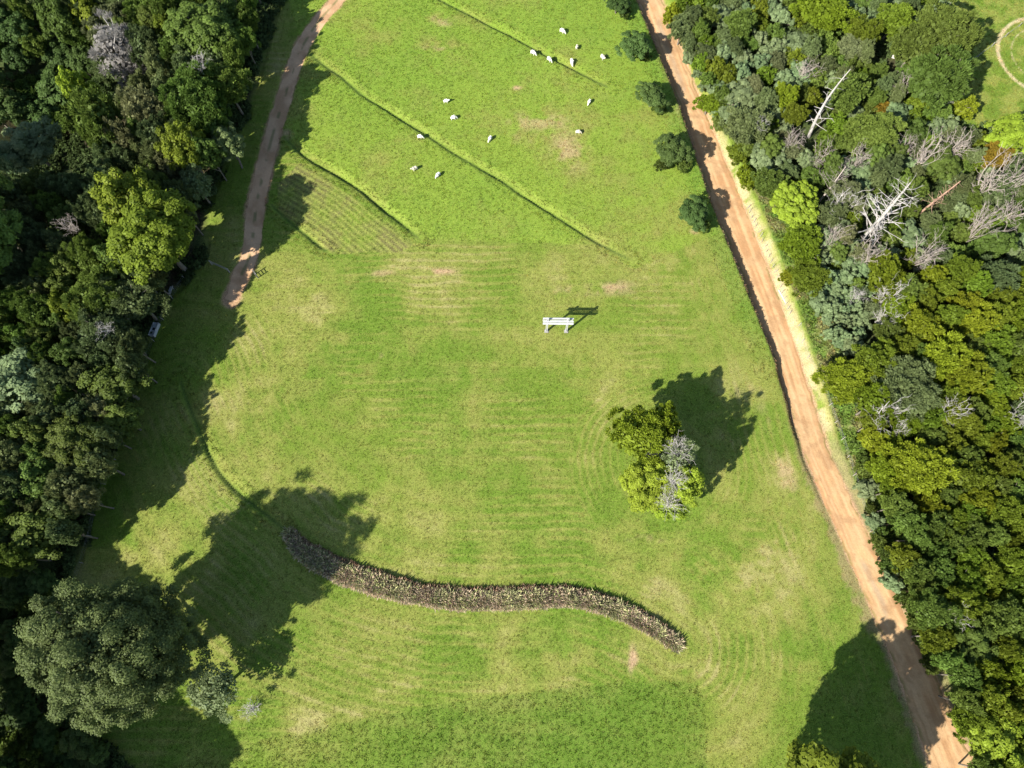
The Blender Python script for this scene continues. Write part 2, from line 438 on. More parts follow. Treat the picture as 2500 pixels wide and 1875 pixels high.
    # fainter rows just below that plot and by the curved ditch
    st2 = poly([(690, 530), (600, 470), (580, 560), (640, 600), (760, 570)])
    c = np.where(inpoly(x, y, st2)[..., None], mixc(c, DRY, sm(rw * 1.5 - .7) * .5), c)
    st3 = poly([(420, 960), (455, 1020), (540, 1090), (470, 1150), (380, 1060)])
    d4, s4, f4 = pldist(x, y, DITCH[4])
    rw3 = .5 + .5 * np.sin(d4 * 2 * math.pi / .8)
    c = np.where(inpoly(x, y, st3)[..., None], mixc(c, STRAW, sm(rw3 * 1.5 - .7) * .6 * sm((n1 - .3) / .2)), c)
    # bare, pinkish scraped places
    bare = blob(880, 578, 34, 8, 1.5, 61) + blob(950, 587, 40, 7, 1.2, 62) + blob(1280, 628, 110, 14, .7, 63) + blob(1330, 615, 50, 12, .6, 63) + blob(1368, 1430, 12, 38, 1.3, 64) \
        + blob(815, 768, 12, 8, .9, 65) + blob(1115, 190, 13, 5, 1.1, 66) + blob(940, 105, 36, 7, .8, 67) + blob(650, 110, 12, 14, 1.4, 68) + blob(503, 642, 22, 16, 1.5, 76) + blob(1700, 1030, 22, 46, .7, 69, .3) \
        + blob(1395, 1165, 40, 10, .6, 70) + blob(1165, 262, 70, 26, .7, 71) + blob(1228, 322, 46, 48, .6, 78) + blob(1130, 300, 30, 14, .6, 79) + blob(960, 45, 30, 16, .8, 77) + blob(620, 292, 16, 14, 1.0, 72) + blob(1500, 500, 12, 8, .7, 73) + blob(830, 590, 40, 9, .7, 74) + blob(1640, 880, 14, 60, .5, 75, .3)
    c = mixc(c, BARE, np.clip(bare, 0, 1) * .9)
    # long lush verge on the field side of the road, upper half
    gy_top = P(1650, 820)[1]
    vg = sm((4.5 - dl) / 2.5) * sm((dl + .3) / .3) * sm((y - gy_top) / 10)
    c = mixc(c, C(.095, .20, .022), vg * .4)
    # long-grass ditch lips painted pale for sunlight, ditch lines painted dark for shadow
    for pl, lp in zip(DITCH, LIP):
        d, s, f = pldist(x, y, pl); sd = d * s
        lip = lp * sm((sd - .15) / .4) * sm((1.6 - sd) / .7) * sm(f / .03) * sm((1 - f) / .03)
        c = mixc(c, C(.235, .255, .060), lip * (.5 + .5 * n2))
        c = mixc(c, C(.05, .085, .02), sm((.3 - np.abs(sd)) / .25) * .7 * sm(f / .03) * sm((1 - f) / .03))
    # strip of dead bracken: brown litter under it
    d, s, f = pldist(x, y, STRIP); w = np.interp(f, SF, SWV)
    c = mixc(c, C(.17, .135, .095), sm((w - .1 - d) / .4))
    # earth beside road and track
    dR = (x - xr) * .94
    ragged = .9 * (fbm(x, y, 1.1, 81, 3, .6) - .5) + .7 * (fbm(x, y, 5, 82, 2) - .5)
    onroad = sm((.25 - dl + ragged * .6) / .35) * sm((.25 - dR + ragged * .6) / .35)
    c = mixc(c, DIRT, onroad)
    bankr = (dR > -.1) * sm((1.1 - dR + ragged * .7) / .6)
    up = sm((y - P(1750, 1010)[1]) / 8)
    c = mixc(c, SUNBANK * (.8 + .4 * n2[..., None]), bankr * up * sm((n2 - .30) / .16) * sm((P(1530, 260)[1] - y) / 14 + .35) * .95)  # straw bank lightened in colour for the sun on its slope
    c = mixc(c, C(.23, .19, .095), sm((dR + .2) / .3) * sm((1.6 - dR + ragged) / .6) * (1 - up) * .8)
    c = mixc(c, C(.26, .20, .10), sm((dl + .2) / .3) * sm((1.5 - dl + 2 * ragged) / .8) * (1 - up) * .75)
    c = mixc(c, C(.20, .13, .08), sm((dl + .35) / .3) * sm((.75 - dl) / .2) * up * .8)
    d, s, f = pldist(x, y, TRACK)
    c = mixc(c, C(.37, .23, .13), sm((1.7 - d + ragged * .8) / .5))
    # right-hand verge: yellow-green rough grass, then forest floor
    vr = sm((dR - 1.2 + ragged) / .6)
    c = np.where((dR > 0)[..., None], mixc(c, mixc(C(.115, .185, .03) + 0 * c, C(.20, .205, .075), sm((n2 - .42) / .2)), vr), c)
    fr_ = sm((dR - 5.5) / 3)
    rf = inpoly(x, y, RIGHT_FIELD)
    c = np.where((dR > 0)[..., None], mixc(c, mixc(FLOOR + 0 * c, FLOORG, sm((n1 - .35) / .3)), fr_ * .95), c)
    c = np.where(rf[..., None], mixc(mixc(LUSH + 0 * c, GREEN, n3), DRY * 1.05, sm((n2 - .45) / .25 + .25 * (y < P(2150, 60)[1])) * .8), c)
    rx, ry = P(2268, 118)
    rg = np.hypot(x - rx, y - ry)
    for r0, w0 in ((8.6, .45), (6.3, .2)):
        c = np.where(rf[..., None], mixc(c, C(.46, .38, .22), sm((w0 - np.abs(rg - r0) + .3 * (n2 - .5)) / .3) * .9), c)
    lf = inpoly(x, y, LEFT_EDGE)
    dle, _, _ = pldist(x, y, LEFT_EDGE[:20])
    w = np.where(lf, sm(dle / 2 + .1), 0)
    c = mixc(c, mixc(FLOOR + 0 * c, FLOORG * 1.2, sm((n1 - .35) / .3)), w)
    # slight random tone over the whole ground
    return np.clip(c * (.9 + .2 * n4[..., None]), 0, .9)

# one tensor grid, fine where the camera looks and growing outwards
def axis(lo, hi, step, far):
    core = np.arange(lo, hi + 1e-6, step); out = [core]
    s = step; p = hi; ext = []
    while p < far: s *= 1.35; p += s; ext.append(p)
    s = step; p = lo; ext2 = []
    while p > -far: s *= 1.35; p -= s; ext2.append(p)
    return np.concatenate([ext2[::-1], core, ext])
gx_ = axis(-106, 108, 0.27, 900); gy_ = axis(-34, 112, 0.27, 900)
X, Y = np.meshgrid(gx_, gy_)
Z = terrain(X.ravel(), Y.ravel())
# sink the sheet a little below road and track so that those lie on it
xl, xr, zr, bz = road_at(Y.ravel())
V = np.stack([X.ravel(), Y.ravel(), Z], 1)
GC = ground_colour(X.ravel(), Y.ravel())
nx, ny = len(gx_), len(gy_)
ZG = Z.reshape(ny, nx); CG = GC.reshape(ny, nx, 3)
ii = (np.arange(ny - 1)[:, None] * nx + np.arange(nx - 1)[None, :]).ravel()
F = np.stack([ii, ii + 1, ii + 1 + nx, ii + nx], 1)
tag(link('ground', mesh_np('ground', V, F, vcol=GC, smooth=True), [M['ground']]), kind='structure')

def ribbon(name, cl, half, ncross, zoff, colfun, mat, jitter=.25):
    """a sheet along a centre line; half = array of half widths"""
    t = np.gradient(cl, axis=0); t /= np.hypot(t[:, 0], t[:, 1])[:, None]
    nrm = np.stack([-t[:, 1], t[:, 0]], 1)
    u = np.linspace(-1, 1, ncross)
    jl = jitter * (fbm(cl[:, 0], cl[:, 1], 1.3, 91, 3) - .5) * 2; jr = jitter * (fbm(cl[:, 0] + 50, cl[:, 1], 1.3, 92, 3) - .5) * 2
    hw = np.where(u[None, :] < 0, (half + jl)[:, None], (half + jr)[:, None])
    pos = cl[:, None, :] + nrm[:, None, :] * (u[None, :] * hw)[..., None]
    x, y = pos[..., 0].ravel(), pos[..., 1].ravel()
    edge = np.tile(np.abs(u), len(cl))
    z = terrain(x, y) + zoff * (1 - edge ** 6) - .02 * edge ** 6
    uu = np.tile(u, len(cl)); s = np.repeat(np.arange(len(cl)), ncross)
    col = colfun(x, y, uu)
    i = (np.arange(len(cl) - 1)[:, None] * ncross + np.arange(ncross - 1)[None, :]).ravel()
    Fq = np.stack([i, i + ncross, i + ncross + 1, i + 1], 1)
    return tag(link(name, mesh_np(name, np.stack([x, y, z], 1), Fq, vcol=col, smooth=True), [mat]), kind='structure')

yy = np.linspace(_ly.min() + .1, _ly.max() - .1, 420)
a_, b_, c_, d_ = road_at(yy)
# smooth the edge tables a little
ker = np.ones(31) / 31
def smo(v): return np.convolve(np.pad(v, 15, mode='edge'), ker, 'valid')
a_, b_ = smo(a_), smo(b_)
RCL = np.stack([(a_ + b_) / 2, yy], 1); RHW = (b_ - a_) / 2 * .94
def road_col(x, y, u):
    n = fbm(x, y, 3, 95, 4); n2 = fbm(x, y, .7, 96, 3, .65)
    k = u + .12 * (fbm(x, y, 8, 97, 2) - .5)
    streak = vnoise(k * 6, y * .06, 1, 98) * .45 + vnoise(k * 15, y * .12, 1, 99) * .2 + fbm(x, y, 2.2, 90, 3) * .35
    c = mixc(C(.43, .245, .135) + np.zeros(x.shape + (3,)), C(.60, .40, .235), sm((streak - .36) / .34) * .75)
    c = mixc(c, C(.52, .36, .225), sm((n - .45) / .2) * .5)
    for w0 in (-.42, .42):
        c = mixc(c, C(.62, .43, .27), sm(1 - np.abs(k - w0) / .16) * .55)
    c = mixc(c, C(.36, .30, .25), sm((fbm(x, y * .35, 4, 100, 3) - .58) / .1) * sm(1 - np.abs(k - .1) / .4) * .55)
    c = mixc(c, C(.36, .215, .125), sm((fbm(x, y, 1.2, 151, 4, .6) - .54) / .12) * .55)
    c = mixc(c, C(.30, .18, .10), sm(1 - np.abs(np.abs(k) - .62) / .06) * sm((fbm(x, y * .4, 5, 152, 2) - .42) / .15) * .5)
    c = mixc(c, C(.20, .19, .07), sm((np.abs(u) - .70) / .2) * sm((fbm(x, y, 1.0, 153, 3, .6) - .52) / .08) * .8)
    c = mixc(c, C(.33, .19, .105), sm((np.abs(u) - .80) / .2) * .6)
    lower = sm((P(1850, 1150)[1] - y) / 20)
    c = c * (1 - .06 * lower[..., None])
    return c * (.84 + .22 * n2[..., None]) * C(1.0, .98, .84)
ribbon('dirt_road', RCL, RHW, 26, .035, road_col, M['road'], .36)
def track_col(x, y, u):
    n = fbm(x, y, 2, 105, 4)
    c = mixc(C(.40, .24, .13) + np.zeros(x.shape + (3,)), C(.54, .345, .20), sm((n - .35) / .3))
    mid = sm(1 - np.abs(u) / .28) * sm((fbm(x, y, 1.6, 107, 3) - .44) / .12)
    c = mixc(c, C(.10, .13, .04), mid * .75)
    return c
tl = np.linspace(0, len(TRACK) - 1.01, 260); k0 = tl.astype(int); tf = (tl - k0)[:, None]
TCL = TRACK[k0] * (1 - tf) + TRACK[k0 + 1] * tf
ribbon('dirt_track', TCL, np.interp(np.linspace(0, 1, 260), [0, .3, .9, 1], [1.15, 1.5, 1.5, 1.1]), 14, .03, track_col, M['road'], .3)

# ------------------------------------------------------------------ scattered growth (stuff) by geometry nodes
def scatter_group(coll):
    ng = bpy.data.node_groups.new('scatter_' + coll.name, 'GeometryNodeTree')
    ng.interface.new_socket('Geometry', in_out='INPUT', socket_type='NodeSocketGeometry')
    ng.interface.new_socket('Geometry', in_out='OUTPUT', socket_type='NodeSocketGeometry')
    N, L = ng.nodes, ng.links
    gi, go = N.new('NodeGroupInput'), N.new('NodeGroupOutput')
    ci = N.new('GeometryNodeCollectionInfo'); ci.inputs['Collection'].default_value = coll
    ci.inputs['Separate Children'].default_value = True; ci.inputs['Reset Children'].default_value = True
    io = N.new('GeometryNodeInstanceOnPoints'); io.inputs['Pick Instance'].default_value = True
    def att(nm, ty):
        q = N.new('GeometryNodeInputNamedAttribute'); q.data_type = ty; q.inputs['Name'].default_value = nm
        return q.outputs['Attribute']
    L.new(gi.outputs[0], io.inputs['Points']); L.new(ci.outputs[0], io.inputs['Instance'])
    L.new(att('which', 'INT'), io.inputs['Instance Index'])
    L.new(att('rot', 'FLOAT_VECTOR'), io.inputs['Rotation']); L.new(att('scl', 'FLOAT_VECTOR'), io.inputs['Scale'])
    L.new(io.outputs[0], go.inputs[0])
    return ng

def scatter(name, pos, which, rot, scl, tint, coll):
    me = bpy.data.meshes.new(name); me.vertices.add(len(pos)); me.vertices.foreach_set('co', np.ascontiguousarray(pos, np.float32).ravel())
    def at(nm, ty, key, arr, dt=np.float32):
        q = me.attributes.new(nm, ty, 'POINT'); q.data.foreach_set(key, np.ascontiguousarray(arr, dt).ravel())
    at('which', 'INT', 'value', which, np.int32); at('rot', 'FLOAT_VECTOR', 'vector', rot); at('scl', 'FLOAT_VECTOR', 'vector', scl)
    c = np.ones((len(pos), 4), np.float32); c[:, :3] = tint; at('tint', 'FLOAT_COLOR', 'color', c)
    o = link(name, me); md = o.modifiers.new('scatter', 'NODES'); md.node_group = scatter_group(coll)
    return o

def blades_mesh(name, n, r, h, w, lean, seed):
    g = np.random.default_rng(seed)
    a = g.uniform(0, 2 * math.pi, n); rr = r * np.sqrt(g.uniform(0, 1, n))
    bx, by = rr * np.cos(a), rr * np.sin(a); d = a + g.normal(0, .7, n); hh = h * g.uniform(.5, 1, n); ln = lean * g.uniform(.3, 1.2, n)
    tx, ty = bx + np.cos(d) * ln * hh, by + np.sin(d) * ln * hh
    px_, py_ = -np.sin(d + g.normal(0, .5, n)) * w, np.cos(d) * w
    V = np.zeros((n, 4, 3)); mx_, my_ = bx * .45 + tx * .55, by * .45 + ty * .55
    V[:, 0] = np.stack([bx, by, 0 * bx], 1); V[:, 1] = np.stack([mx_ + px_, my_ + py_, hh * .65], 1)
    V[:, 2] = np.stack([tx, ty, hh], 1); V[:, 3] = np.stack([mx_ - px_, my_ - py_, hh * .65], 1)
    me = mesh_np(name, V.reshape(-1, 3), np.arange(n * 4).reshape(n, 4), face_attr=g.uniform(0, 1, n))
    me.materials.append(M['tuft']); return me

tuftc = bpy.data.collections.new('tufts')
for k in range(4):
    tuftc.objects.link(bpy.data.objects.new('tuft', blades_mesh('tuft', 11, .17, .17, .035, .8, 200 + k)))
rng = np.random.default_rng(5)
N0 = 310000
qx = rng.uniform(-106, 108, N0); qy = rng.uniform(-36, 112, N0)
xl, xr, zr, bz = road_at(qy); dl = (xl - qx) * .94; dR = (qx - xr) * .94
lf = inpoly(qx, qy, LEFT_EDGE); dt, _, ft = pldist(qx, qy, TRACK); rf = inpoly(qx, qy, RIGHT_FIELD)
ds, _, fs_ = pldist(qx, qy, STRIP)
vis = np.abs(qx) < (qy * ST + HC * CT) * .735 + 2
keep = vis & ((((dl > .5) | ((dl > -.45) & (rng.random(N0) < .4))) & ~lf & (dt > 1.3)) | ((dR > 1.2 + rng.uniform(-1.1, .6, N0)) & (dR < 8)) | rf) & (ds > np.interp(fs_, SF, SWV))
un = poly([(120, 2300), (250, 1700), (420, 1640), (700, 1568), (1000, 1512), (1250, 1480), (1470, 1468), (1505, 1478), (1522, 1510), (1532, 1700), (1560, 2300)])
past = poly([(560, -200), (655, 105), (612, 290), (700, 350), (912, 520), (1100, 524), (1280, 530), (1372, 582), (1500, 525), (1570, 500), (1480, 300), (1370, 0), (1300, -200)])
qx, qy = qx[keep], qy[keep]
xl, xr, zr, bz = road_at(qy); dl = (xl - qx) * .94; dR = (qx - xr) * .94
tall = np.ones(len(qx)) * .5
tall[inpoly(qx, qy, past)] = .62; tall[inpoly(qx, qy, un)] = .72
tall = np.where((dl > 0) & (dl < 4) & (qy > P(1650, 820)[1]), .85, tall)
tall = np.where(dR > 1.5, 2.0, tall); tall = np.where(inpoly(qx, qy, RIGHT_FIELD), .8, tall)
for pl in DITCH:
    d, s, f = pldist(qx, qy, pl); tall = np.where((d < 1.7) & (d > .5), .85, np.where(d < .5, .25, tall))
col = clook(qx, qy); n_ = len(qx)
pos = np.stack([qx, qy, zlook(qx, qy) - .02], 1)
s_ = tall * rng.uniform(.7, 1.3, n_)
tint = col * rng.uniform(.72, 1.5, n_)[:, None] * np.stack([rng.uniform(.85, 1.3, n_), np.ones(n_), rng.uniform(.8, 1.3, n_)], 1)
tag(scatter('grass', pos, rng.integers(0, 4, n_), np.stack([rng.normal(0, .12, n_), rng.normal(0, .12, n_), rng.uniform(0, 6.28, n_)], 1),
            np.stack([s_ ** .6, s_ ** .6, s_], 1), tint, tuftc), 'short and tufted green pasture grass covering the meadow', 'grass', kind='stuff')

# ------------------------------------------------------------------ leaf and wood geometry
def unit(v):
    return v / np.maximum(np.linalg.norm(v, axis=-1, keepdims=True), 1e-9)

def crown_np(seed, Rc, rz, ncl, nleaf, L, W, style, zmin=-.35, lob=.22, rcf=(.14, .23), radf=(.62, 1.0), fill=.16):
    g = np.random.default_rng(seed)
    # clump centres over the dome
    i = np.arange(ncl) + .5
    zz = 1 - i / ncl * (1 - zmin); zz = np.clip(zz + g.normal(0, .06, ncl), -1, 1)
    ph = i * 2.39996 + g.normal(0, .25, ncl)
    dirs = np.stack([np.sqrt(1 - zz ** 2) * np.cos(ph), np.sqrt(1 - zz ** 2) * np.sin(ph), zz], 1)
    ang = np.arctan2(dirs[:, 1], dirs[:, 0]); p1, p2, p3 = g.uniform(0, 6.28, 3)
    lobe = 1 + lob * (.5 * np.sin(2 * ang + p1) + .35 * np.sin(3 * ang + p2) + .3 * np.sin(5 * ang + p3 + 2 * zz)) + g.normal(0, .06, ncl)
    rad = np.clip(lobe * g.uniform(*radf, ncl), .3, 1.12)
    cen = dirs * rad[:, None] * np.array([Rc, Rc, rz])
    rc = Rc * g.uniform(*rcf, ncl)
    tone_c = g.uniform(0, 1, ncl)
    n = ncl * nleaf
    ci = np.repeat(np.arange(ncl), nleaf)
    d = unit(g.normal(0, 1, (n, 3)))
    od = unit(cen / np.array([Rc, Rc, rz]) + np.array([0, 0, .45]))[ci]
    dot = (d * od).sum(1); flip = dot < -.25
    d[flip] = d[flip] - 2 * dot[flip, None] * od[flip]
    rr = rc[ci] * g.uniform(.35, 1, n) ** .6 * g.normal(1, .16, n).clip(.6, 1.55)
    pos = cen[ci] + d * rr[:, None] * np.array([1, 1, .8])
    if style == 'feather':
        u = unit(d * .9 + od * .5 + np.array([0, 0, .45]) + g.normal(0, .45, (n, 3)))
        nf = unit(d + od * .6 + np.array([0, 0, .6]) + g.normal(0, .55, (n, 3)))
        v = unit(np.cross(nf, u))
        l, w = L * g.uniform(.4, 1.45, n), W * g.uniform(.5, 1.4, n)
    else:
        nn = unit(d * .9 + np.array([0, 0, .6]) + g.normal(0, .38, (n, 3)))
        u = unit(np.cross(nn, g.normal(0, 1, (n, 3)))); v = np.cross(nn, u)
        l, w = L * g.uniform(.45, 1.35, n), W * g.uniform(.5, 1.35, n)
    tone = np.clip(.5 * tone_c[ci] + .5 * g.uniform(0, 1, n) + g.normal(0, .08, n), 0, 1)
    # a filling of inner sprays so that the crown is not hollow
    m = int(n * fill)
    d2 = unit(g.normal(0, 1, (m, 3))); pos2 = d2 * (g.uniform(0, .72, m) ** .5)[:, None] * np.array([Rc, Rc, rz]); pos2[:, 2] = np.maximum(pos2[:, 2], -rz * .5)
    nn2 = unit(d2 + np.array([0, 0, .8]) + g.normal(0, .5, (m, 3))); u2 = unit(np.cross(nn2, g.normal(0, 1, (m, 3)))); v2 = np.cross(nn2, u2)
    q = max(L, W) * .5 + min(L, W) * .5
    pos = np.vstack([pos, pos2]); u = np.vstack([u, u2]); v = np.vstack([v, v2])
    l = np.concatenate([l, np.full(m, q * 1.5)]); w = np.concatenate([w, np.full(m, q * 1.5)]); tone = np.concatenate([tone, g.uniform(0, .5, m)])  # inner sprays get darker tones, painting shade into the crown's core
    u = u * (l / 2)[:, None]; v = v * (w / 2)[:, None]
    Vt = np.stack([pos - u, pos + v + u * .1, pos + u, pos - v + u * .1], 1).reshape(-1, 3)
    return Vt, np.arange(len(pos) * 4).reshape(-1, 4), tone, cen

def tube_np(segs, sides=5):
    """segs: list of (points (k,3), radii (k)) -> verts, quads"""
    VV, FF, o = [], [], 0
    for pts, rad in segs:
        pts = np.asarray(pts, float); k = len(pts)
        t = unit(np.gradient(pts, axis=0)); ref = np.array([.31, .17, .94]) if abs(t[0, 2]) < .8 else np.array([1., .1, 0])
        aa = unit(np.cross(t, ref)); bb = np.cross(t, aa)
        an = np.arange(sides) * 2 * math.pi / sides
        ring = pts[:, None] + (aa[:, None] * np.cos(an)[None, :, None] + bb[:, None] * np.sin(an)[None, :, None]) * np.asarray(rad)[:, None, None]
        VV.append(ring.reshape(-1, 3))
        i = np.arange(k - 1)[:, None] * sides; j = np.arange(sides)[None]
        FF.append(np.stack([i + j, i + (j + 1) % sides, i + sides + (j + 1) % sides, i + sides + j], -1).reshape(-1, 4) + o)
        o += k * sides
    return np.vstack(VV), np.vstack(FF)

def curve(p0, p1, n, bend, g):
    t = np.linspace(0, 1, n)[:, None]; p0, p1 = np.asarray(p0, float), np.asarray(p1, float)
    L = np.linalg.norm(p1 - p0)
    off = g.normal(0, bend * L, 3)
    return p0 + (p1 - p0) * t + off * np.sin(math.pi * t) + np.cumsum(g.normal(0, bend * L * .12, (n, 3)), 0) * t

def wood_np(seed, h, zc, cen, r0, nl=10):
    g = np.random.default_rng(seed)
    top = np.array([g.normal(0, .3), g.normal(0, .3), h * .86])
    tr = curve((0, 0, -.3), top, 7, .02, g); segs = [(tr, np.linspace(r0, r0 * .2, 7))]
    pick = g.choice(len(cen), min(nl, len(cen)), False)
    for k in pick:
        e = cen[k] + np.array([0, 0, zc]); f = np.clip(e[2] / (h * .86) * g.uniform(.45, .75), .2, .8)
        s = tr[0] * (1 - f) + top * f
        segs.append((curve(s, e, 5, .07, g), np.linspace(r0 * .42, r0 * .1, 5)))
    return tube_np(segs, 5)

VAR = {}
def variant(kind, seed, Rc, rz, h, ncl, nleaf, L, W, style, r0=None, **kw):
    Vt, Fq, tone, cen = crown_np(seed, Rc, rz, ncl, nleaf, L, W, style, **kw)
    zc = h - rz * .95
    Vt = Vt + np.array([0, 0, zc])
    cm = mesh_np('crown_' + kind, Vt, Fq, face_attr=tone)
    cm.materials.append(M['olive'])
    wv, wf = wood_np(seed + 1, h, zc, cen, r0 or Rc * .075)
    wm = mesh_np('trunk_' + kind, wv, wf, smooth=True); wm.materials.append(M['bark'])
    VAR.setdefault(kind, []).append((cm, wm, Rc, h))

for k in range(4): variant('kanuka', 300 + k, 2.7, 2.4, 7.5, 72, 130, .40, .13, 'feather', lob=.35, rcf=(.12, .21), radf=(.55, 1.02))
for k in range(3): variant('kanuka_big', 320 + k, 4.6, 3.4, 12, 135, 150, .44, .15, 'feather', lob=.35, rcf=(.10, .18), radf=(.55, 1.02))
for k in range(3): variant('broadleaf', 340 + k, 2.9, 2.6, 8, 54, 180, .29, .21, 'leaf', rcf=(.15, .25))
for k in range(3): variant('broadleaf_big', 350 + k, 4.6, 3.8, 13, 105, 240, .31, .23, 'leaf', rcf=(.12, .21), radf=(.58, 1.0))
for k in range(3): variant('shrub', 360 + k, 1.3, 1.1, 2.6, 24, 90, .32, .12, 'feather', zmin=-.6, rcf=(.18, .3))
for k in range(3): variant('bigleaf', 370 + k, 1.5, 1.1, 3.0, 26, 70, .40, .22, 'leaf', zmin=-.5, lob=.5, rcf=(.15, .3), radf=(.5, 1.05))
for k in range(2): variant('wind', 380 + k, 3.2, 2.6, 7, 80, 150, .46, .15, 'feather', lob=.35, rcf=(.11, .19))
variant('lime', 390, 3.3, 2.3, 6, 130, 80, .36, .27, 'leaf', lob=.08, rcf=(.09, .15), radf=(.82, .98))
variant('huge', 395, 9.3, 8.4, 20, 300, 330, .31, .21, 'leaf', lob=.16, rcf=(.08, .15), r0=.75, radf=(.72, 1.0), zmin=-.72, fill=.3)
variant('loose', 396, 3.6, 3.2, 9, 50, 150, .32, .13, 'feather', lob=.5, rcf=(.12, .22), radf=(.45, 1.05))

TREES = []      # (root, gx, gy, kind, colour) for the labels
def tree(name, kind, gx, gy, rpx, h=None, mat='olive', label=None, cat='tree', group=None, off=False, zb=None, var=None, sz=None):
    vs = VAR[kind]; cm, wm, R0, h0 = vs[rnd.randrange(len(vs)) if var is None else var]
    hh = h or h0
    zt = 0.0
    for _ in range(4):                       # the crown centre seen at that pixel stands at this height
        x, y = P(gx, gy, zt + hh * .72); zt = tz(float(x), float(y)) if zb is None else zb
    r = rpx / pxm(gx, gy, zt + hh * .72)
    s = r / R0
    root = bpy.data.objects.new(name, None); COL.objects.link(root)
    root.location = (float(x), float(y), zt - .1); root.rotation_euler = (0, 0, rnd.uniform(0, 6.28))
    ex = rnd.uniform(.87, 1.15); root.scale = (s * ex, s / ex, hh / h0); root.empty_display_size = .5
    c = bpy.data.objects.new('crown', cm); COL.objects.link(c); c.parent = root
    c.material_slots[0].link = 'OBJECT'; c.material_slots[0].material = M[mat]
    t = bpy.data.objects.new('trunk', wm); COL.objects.link(t); t.parent = root
    tag(root, label, cat, group)
    TREES.append((root, gx, gy, rpx, kind, mat, label))
    return root

# ------------------------------------------------------------------ trees one can single out
T = tree
# left forest
T('olive_tree', 'huge', 219, 1406, 160, 20.5, 'bigolive', 'huge round olive-grey tree standing alone at the lower left of the meadow', var=0)
T('grey_green_tree', 'loose', 454, 1488, 64, 7, 'palebush', 'small loose grey-green tree just right of the huge round tree')
T('spreading_tree', 'broadleaf_big', 332, 508, 94, 15, 'ygreen', 'bright yellow-green spreading tree at the left forest edge above the shaded bench')
T('spreading_tree', 'broadleaf', 272, 432, 62, 15, 'ygreen', 'yellow-green rounded tree tucked behind the bright spreading tree')
T('silvery_tree', 'broadleaf', 42, 822, 70, 11, 'silver', 'pale silvery tree at the left picture edge below the white box')
T('silvery_tree', 'broadleaf', 62, 312, 58, 7, 'silver', 'pale blue-green tree beside the deep shaded gully', zb=-2)
T('silvery_tree', 'broadleaf', 12, 345, 34, 7, 'silver', 'silvery crown cut by the picture edge below the gully', zb=-2)
T('lime_topped_tree', 'broadleaf', 172, 198, 30, 17, 'lime', 'narrow lime-topped tree poking up into the dark gully')
T('olive_tree', 'kanuka', 214, 262, 60, 15, 'olive', 'feathery olive tree at the sunny rim of the dark gully')
T('pale_grey_tree', 'kanuka', 312, 238, 46, 13, 'pale', 'pale yellowish-grey feathery tree right of the dark gully')
T('pale_grey_tree', 'kanuka', 268, 300, 30, 12, 'pale', 'small pale feathery tree below the dark gully')
T('green_tree', 'broadleaf_big', 430, 70, 66, 12, 'green', 'mid-green broad tree high in the left forest near the track')
T('green_tree', 'broadleaf', 478, 45, 50, 10, 'green', 'mid-green tree just left of the upper dirt track')
T('olive_tree', 'kanuka_big', 420, 205, 62, 13, 'olive', 'dark olive tree in the forest beside the upper track')
T('olive_tree', 'kanuka', 490, 180, 45, 11, 'olive', 'dark tree overhanging the shaded side of the upper track')
T('olive_tree', 'kanuka', 455, 255, 48, 11, 'olive', 'second dark tree along the shaded side of the track')
T('grey_green_tree', 'broadleaf', 490, 308, 36, 9, 'dusk', 'grey-green tree leaning out towards the dirt track')
T('grey_green_tree', 'loose', 420, 392, 40, 9, 'silver', 'dull silvery loose tree at the forest edge above the spreading tree')
T('green_tree', 'broadleaf', 395, 318, 45, 13, 'ygreen', 'green clumpy tree left of the track bend')
T('grey_green_tree', 'kanuka_big', 283, 646, 60, 11, 'dusk', 'grey-green feathery tree just left of the shaded bench')
T('green_tree', 'kanuka_big', 215, 640, 62, 12, 'olive', 'olive feathery tree two crowns left of the shaded bench')
T('grey_green_tree', 'kanuka_big', 228, 720, 60, 11, 'dusk', 'dusky tree with grey twigs left of the white box')
T('green_tree', 'broadleaf', 245, 830, 56, 9.5, 'green', 'mid-green clumpy tree below the white box')
T('green_tree', 'broadleaf', 258, 905, 40, 8, 'green', 'green forest-edge tree level with the top of the curved ditch')
T('green_tree', 'broadleaf_big', 165, 955, 64, 10, 'green', 'rounded mid-green tree at the forest edge beside the meadow shadow')
T('green_tree', 'broadleaf', 75, 1150, 64, 9, 'green', 'sunlit green tree at the lowest end of the left forest')
T('green_tree', 'broadleaf', 90, 1035, 50, 10, 'green', 'light green clumpy tree near the lower left forest edge')
# right-hand trees along the road, field side
for gx, gy, r, lab in ((1370, 97, 33, 'topmost full round dark bush on the field side of the road'), (1409, 205, 34, 'second round dark bush down the field side of the road'),
                       (1453, 322, 39, 'third and largest round dark bush on the field side of the road'), (1500, 458, 35, 'lowest round dark bush on the field side of the road'),
                       (1335, 2, 28, 'round dark bush cut by the top picture edge beside the road')):
    T('roadside_tree', 'broadleaf', gx, gy, r * rnd.uniform(.85, 1.0), rnd.uniform(3.6, 4.8), 'deep', lab, 'tree', 'dark round bushes along the field side of the road')
for gx, gy, r, lab in ((1392, 118, 14, 'small bush at the lower right of the topmost full round bush'), (1425, 232, 15, 'small bush below the second round roadside bush'), (1432, 352, 16, 'small bush at the lower left of the third round roadside bush'),
                       (1478, 352, 18, 'small bush at the lower right of the third round roadside bush'), (1516, 485, 16, 'small bush below the lowest round roadside bush'), (1350, 22, 15, 'small bush below the bush cut by the top edge')):
    T('roadside_shrub', 'shrub', gx, gy, r, rnd.uniform(1.5, 2.4), 'green', lab, 'shrub', 'low bushes beside the round roadside bushes')
